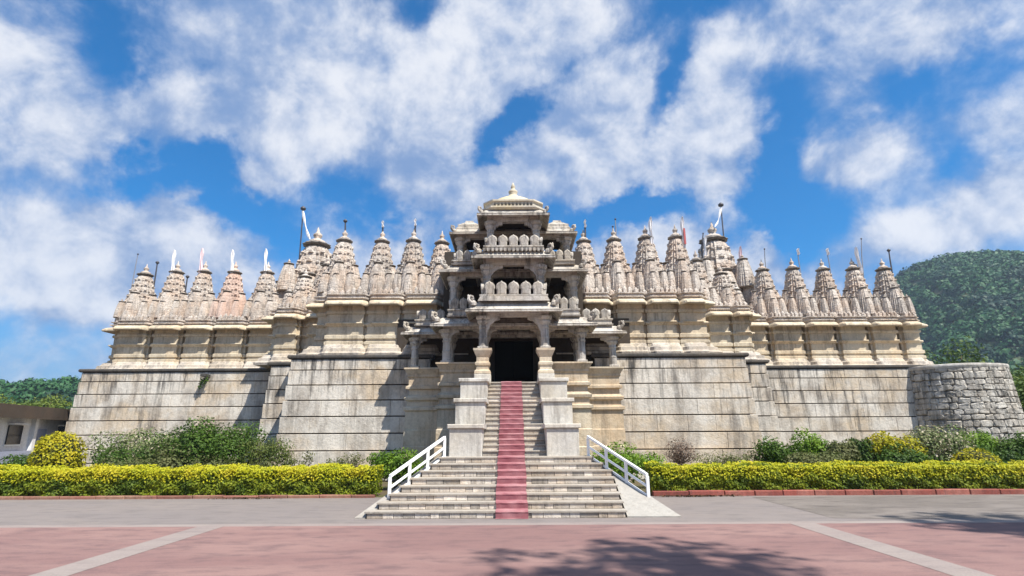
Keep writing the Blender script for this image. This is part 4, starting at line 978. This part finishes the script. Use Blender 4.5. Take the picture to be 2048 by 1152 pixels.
obq('plinth', 0, LB, .0, .3, -.1, .45, M['plaster'], ob)
obq('low_wall', 4.0, 9.0, .05, .12, .45, 1.2, M['bluepaint'], ob)

# ------------------------------------------------------------------ trees
def tree(x, y, h, w, mat, label, n=3000, size=.3, seed=0, base=.25, group=None, d=None, cat='tree'):
    g = random.Random(seed); t = thing('tree', label, cat, (x, y, 0), group); z0 = h * base; c = (x, y, z0 + (h - z0) * .52); r = (w * .5, (d or w) * .5, (h - z0) * .5)
    bl = crown_blobs(c, r, 16, .8, seed, .5); P, Nn = in_blobs(bl, n, .45); leaf_obj('crown', mat, t, P, Nn, size)
    b = MB().tube([(x, y, -.1), (x + g.uniform(-.1, .1), y, z0 * .6), (x + g.uniform(-.2, .2), y, z0 + (h - z0) * .35)], [h * .03, h * .024, h * .014], 8)
    for k in range(7):
        q = bl[1 + k * 2][0]; s = Vector((x, y, z0 * .75 + h * .04 * k)); e = Vector(q); m_ = s.lerp(e, .5) + Vector((0, 0, h * .03)); b.tube([s, m_, e], [h * .013, h * .009, h * .004], 6)
    b.build('trunk', M['bark'], t, True); return t
TL = [(-50.5, 60, 6.6, 6.0, 'treelight', 'light green tree above the brown eave at the far left'), (-56.5, 62, 6.6, 6, 'treelight', 'yellowish tree cut by the left edge above the eave'), (-47.0, 63, 5.6, 4.5, 'treeleaf', 'dark green tree between the podium and the light green tree'),
      (-60, 72, 7.2, 7, 'treeleaf', 'tall dark tree behind the yellowish one at the far left'), (-53.0, 74, 7.0, 6, 'treeleaf', 'dark tree standing behind the light green one')]
for i, (x, y, h, w, mt, lb) in enumerate(TL): tree(x, y, h, w, M[mt], lb, 3200, .30, 60 + i, .12, 'trees beyond the outbuilding')
TR_ = [(46.0, 60, 11.0, 8, 'treeleaf', 'dark tree just right of the last temple spire'), (51.0, 61, 10.0, 8, 'treelight', 'lighter green tree above the middle of the bastion'), (55.5, 60, 9.3, 7, 'treeleaf', 'rounded green tree above the right edge of the bastion'),
       (60.0, 64, 9.5, 8, 'treelight', 'light green tree at the right edge below the hill'), (48.5, 70, 12.5, 9, 'treelight', 'tall tree behind the dark one right of the last spire'), (57.0, 74, 11.5, 9, 'treeleaf', 'dark tree second row above the bastion'),
       (64.5, 74, 11, 9, 'treeleaf', 'dark tree second row at the right edge'), (43.0, 66, 12, 8, 'treeleaf', 'dark tree half hidden by the last temple spire')]
for i, (x, y, h, w, mt, lb) in enumerate(TR_): tree(x, y, h, w, M[mt], lb, 3200, .36, 80 + i, .1, 'trees between the temple and the hill')
tree(28.3, 31.5, 5.4, 3.2, M['treeleaf'], 'green tree leaning over the right side of the bastion', 3500, .17, 95, .1)
tree(26.4, 29.0, 2.9, 2.2, M['dull'], 'scrubby olive tree at the right foot of the bastion', 2000, .13, 96, .1)
# the two trees behind the camera that throw the shade on the paving
tree(12.3, -2.5, 26, 4.8, M['treeleaf'], 'tall shade tree behind the viewer, its shadow lying on the red paving', 800, .45, 97, .79)
tree(20.6, 1.6, 26, 4.2, M['treeleaf'], 'tall shade tree to the right of the viewer, its shadow reaching the pale strip', 600, .45, 98, .79)

# ------------------------------------------------------------------ flags and poles on the spires
def flagpole(foot, tip, label, kind='bare', ribbon=None, r=.03, mat='greymetal'):
    f, t_ = Vector(foot), Vector(tip); t = thing('flagpole', label, 'flagpole', foot, 'flagpoles on the temple spires')
    MB().tube([f - Vector((0, 0, .9)), f.lerp(t_, .5), t_], [r, r, r * .8], 6).build('pole', M[mat], t)
    d = t_ - f; L = d.length
    if kind in ('bare', 'knob', 'big'):
        s = {'bare': .05, 'knob': .10, 'big': .17}[kind]
        MB().lathe(t_.x, t_.y, [(s * .3, t_.z - .05), (s, t_.z + .02), (s * 1.1, t_.z + s * .7), (s * .5, t_.z + s * 1.3), (.01, t_.z + s * 1.6)], 8).build('pole_top', M['metal'], t, True)
    if kind in ('banner', 'pinkbanner', 'redbanner', 'top'):
        w = .19 if kind != 'top' else .12; lo = .02 if kind != 'top' else .72; nn2 = 12; ring = []
        for i in range(nn2):
            q = lo + (1.02 - lo) * i / (nn2 - 1); p = f + d * q; ww = w * (.75 + .25 * math.sin(i * .9)) * (.25 if i == nn2 - 1 else .7 if i == nn2 - 2 else 1); x_ = .012 * math.sin(i * .7)
            ring.append([(p.x + x_ + ww * a, p.y - .05 + c, p.z) for a, c in ((-.5, -.03), (-.2, -.10), (.1, -.03), (.35, -.11), (.5, -.04), (.5, .04), (.15, .06), (-.2, .02), (-.5, .05))])
        MB().rings(ring).build('banner', M['pinkcloth' if kind == 'pinkbanner' else 'whitecloth'], t)
        if kind == 'redbanner': MB().box(f.x + .0, f.x + .09, f.y - .2, f.y - .17, f.z + L * .12, f.z + L * .62).build('banner_stripe', M['redcloth'], t)
    if ribbon:
        e = Vector(ribbon); s = f + d * .97; n = 9; vs = []
        for i in range(n):
            q = i / (n - 1); p = s.lerp(e, q) + Vector((0, -.03, -.35 * math.sin(math.pi * q) * .6)); ww = .06 + .03 * math.sin(i * 1.3)
            vs.append([(p.x - ww, p.y - .02, p.z), (p.x + ww * .4, p.y - .06, p.z), (p.x + ww, p.y, p.z + .02), (p.x, p.y + .04, p.z)])
        MB().rings(vs[::-1]).build('ribbon', M['whitecloth'], t)
    return t
FL = [
 ((-22.5, 32, 10.95), (-22.46, 32, 12.4), 'thin bare grey pole on the leftmost spire', 'bare'),
 ((-21.32, 32.2, 10.9), (-21.34, 32.2, 11.9), 'short pole with black knob right of the leftmost spire', 'knob'),
 ((-20.25, 32.2, 11.0), (-20.27, 32.2, 11.42), 'very short black-knobbed rod beside the thick white banner at the far left', 'knob'),
 ((-20.07, 31.8, 11.0), (-20.12, 31.8, 12.55), 'thick white banner on the second spire from the left', 'banner'),
 ((-19.28, 32, 10.5), (-19.28, 32, 10.95), 'tiny dark-knobbed rod between the second and third spires from the left', 'knob'),
 ((-18.42, 31.8, 11.1), (-18.47, 31.8, 12.65), 'pale pinkish banner on the third spire from the left', 'pinkbanner'),
 ((-16.54, 31.8, 11.1), (-16.66, 31.8, 12.55), 'white banner on the pinkish spire in the left row', 'banner'),
 ((-14.57, 31.8, 11.05), (-14.67, 31.8, 12.6), 'white banner on the spire just left of the left great spire', 'banner'),
 ((-13.6, 34.2, 12.9), (-13.67, 34.2, 16.15), 'tall black-topped pole with white ribbon on the left great spire', 'big', (-13.0, 34.1, 14.05)),
 ((-8.33, 26.5, 11.1), (-8.4, 26.5, 12.25), 'thin dark pole on the spire just right of the left great spire', 'knob'),
 ((-6.48, 26.5, 11.1), (-6.49, 26.5, 12.25), 'dark pole with white tip on the second spire left of the porch', 'top'),
 ((-4.84, 26.5, 11.1), (-4.86, 26.5, 12.35), 'dark pole with white tip on the spire nearest the porch on its left', 'top'),
 ((3.7, 26.5, 10.9), (3.69, 26.5, 12.25), 'dark pole with white tip on the spire nearest the porch on its right', 'top'),
 ((5.24, 26.5, 10.9), (5.24, 26.5, 12.3), 'thin grey bare pole on the second spire right of the porch', 'bare'),
 ((5.05, 26.5, 10.9), (5.09, 26.5, 11.9), 'shorter second pole beside the bare pole right of the porch', 'bare'),
 ((6.9, 26.3, 10.75), (6.94, 26.3, 12.3), 'wide white banner on the third spire right of the porch', 'banner'),
 ((8.5, 26.3, 10.65), (8.52, 26.3, 12.3), 'wide white banner with red stripe on the fourth spire right of the porch', 'redbanner'),
 ((11.95, 33.8, 12.6), (12.25, 33.8, 14.2), 'leaning dark pole on the left shoulder of the right great spire', 'bare'),
 ((12.15, 33.7, 12.5), (12.32, 33.7, 14.0), 'narrow white banner on the left shoulder of the right great spire', 'banner'),
 ((13.69, 34.2, 13.9), (13.74, 34.2, 16.25), 'tall black-topped pole with white ribbon on the right great spire', 'big', (13.15, 34.1, 14.75)),
 ((14.3, 33.6, 11.2), (14.4, 33.6, 13.2), 'pinkish banner on the right shoulder of the right great spire', 'pinkbanner'),
 ((15.0, 31.8, 11.15), (15.1, 31.8, 12.45), 'thin bare grey pole on the first spire right of the right great spire', 'bare'),
 ((17.05, 31.8, 11.15), (17.05, 31.8, 12.45), 'pale thin pole with white tip on the second spire right of the right great spire', 'top'),
 ((18.85, 31.8, 11.1), (18.8, 31.8, 12.45), 'pole with white tip on the middle spire of the right wing', 'top'),
 ((20.6, 31.8, 10.9), (20.5, 31.8, 12.5), 'whitish banner on the second spire from the right end', 'banner'),
 ((20.75, 31.9, 11.0), (21.05, 31.9, 13.1), 'tallest thin leaning pole near the right end', 'bare'),
 ((21.45, 33.5, 10.6), (21.45, 33.5, 11.9), 'short dark pole with black knob behind the rightmost spire', 'knob'),
 ((22.45, 31.8, 10.95), (22.5, 31.8, 12.3), 'dark knobbed pole on the rightmost spire', 'knob')]
for q in FL:
    dark = 'black' in q[2] or 'dark' in q[2]
    flagpole(q[0], q[1], q[2], q[3], q[4] if len(q) > 4 else None, .045 if dark else .03, 'metal' if dark else 'greymetal')

# ------------------------------------------------------------------ air
if HAZE:
    hb = MB().box(-1200, 1200, -300, 1400, -1.2, 150).build('haze', bpy.data.materials.new('haze_air'))
    hm = hb.data.materials[0]; hm.use_nodes = True; hm.node_tree.nodes.clear(); N = NT(hm.node_tree)
    out = N.n('ShaderNodeOutputMaterial'); pv = N.n('ShaderNodeVolumePrincipled'); pv.inputs['Color'].default_value = (.62, .78, 1.0, 1); pv.inputs['Density'].default_value = HAZE
    pv.inputs['Anisotropy'].default_value = .2; N.put(out.inputs['Volume'], pv.outputs[0]); tag(hb, 'thin blue haze in the air over the whole scene', 'haze', kind='stuff')
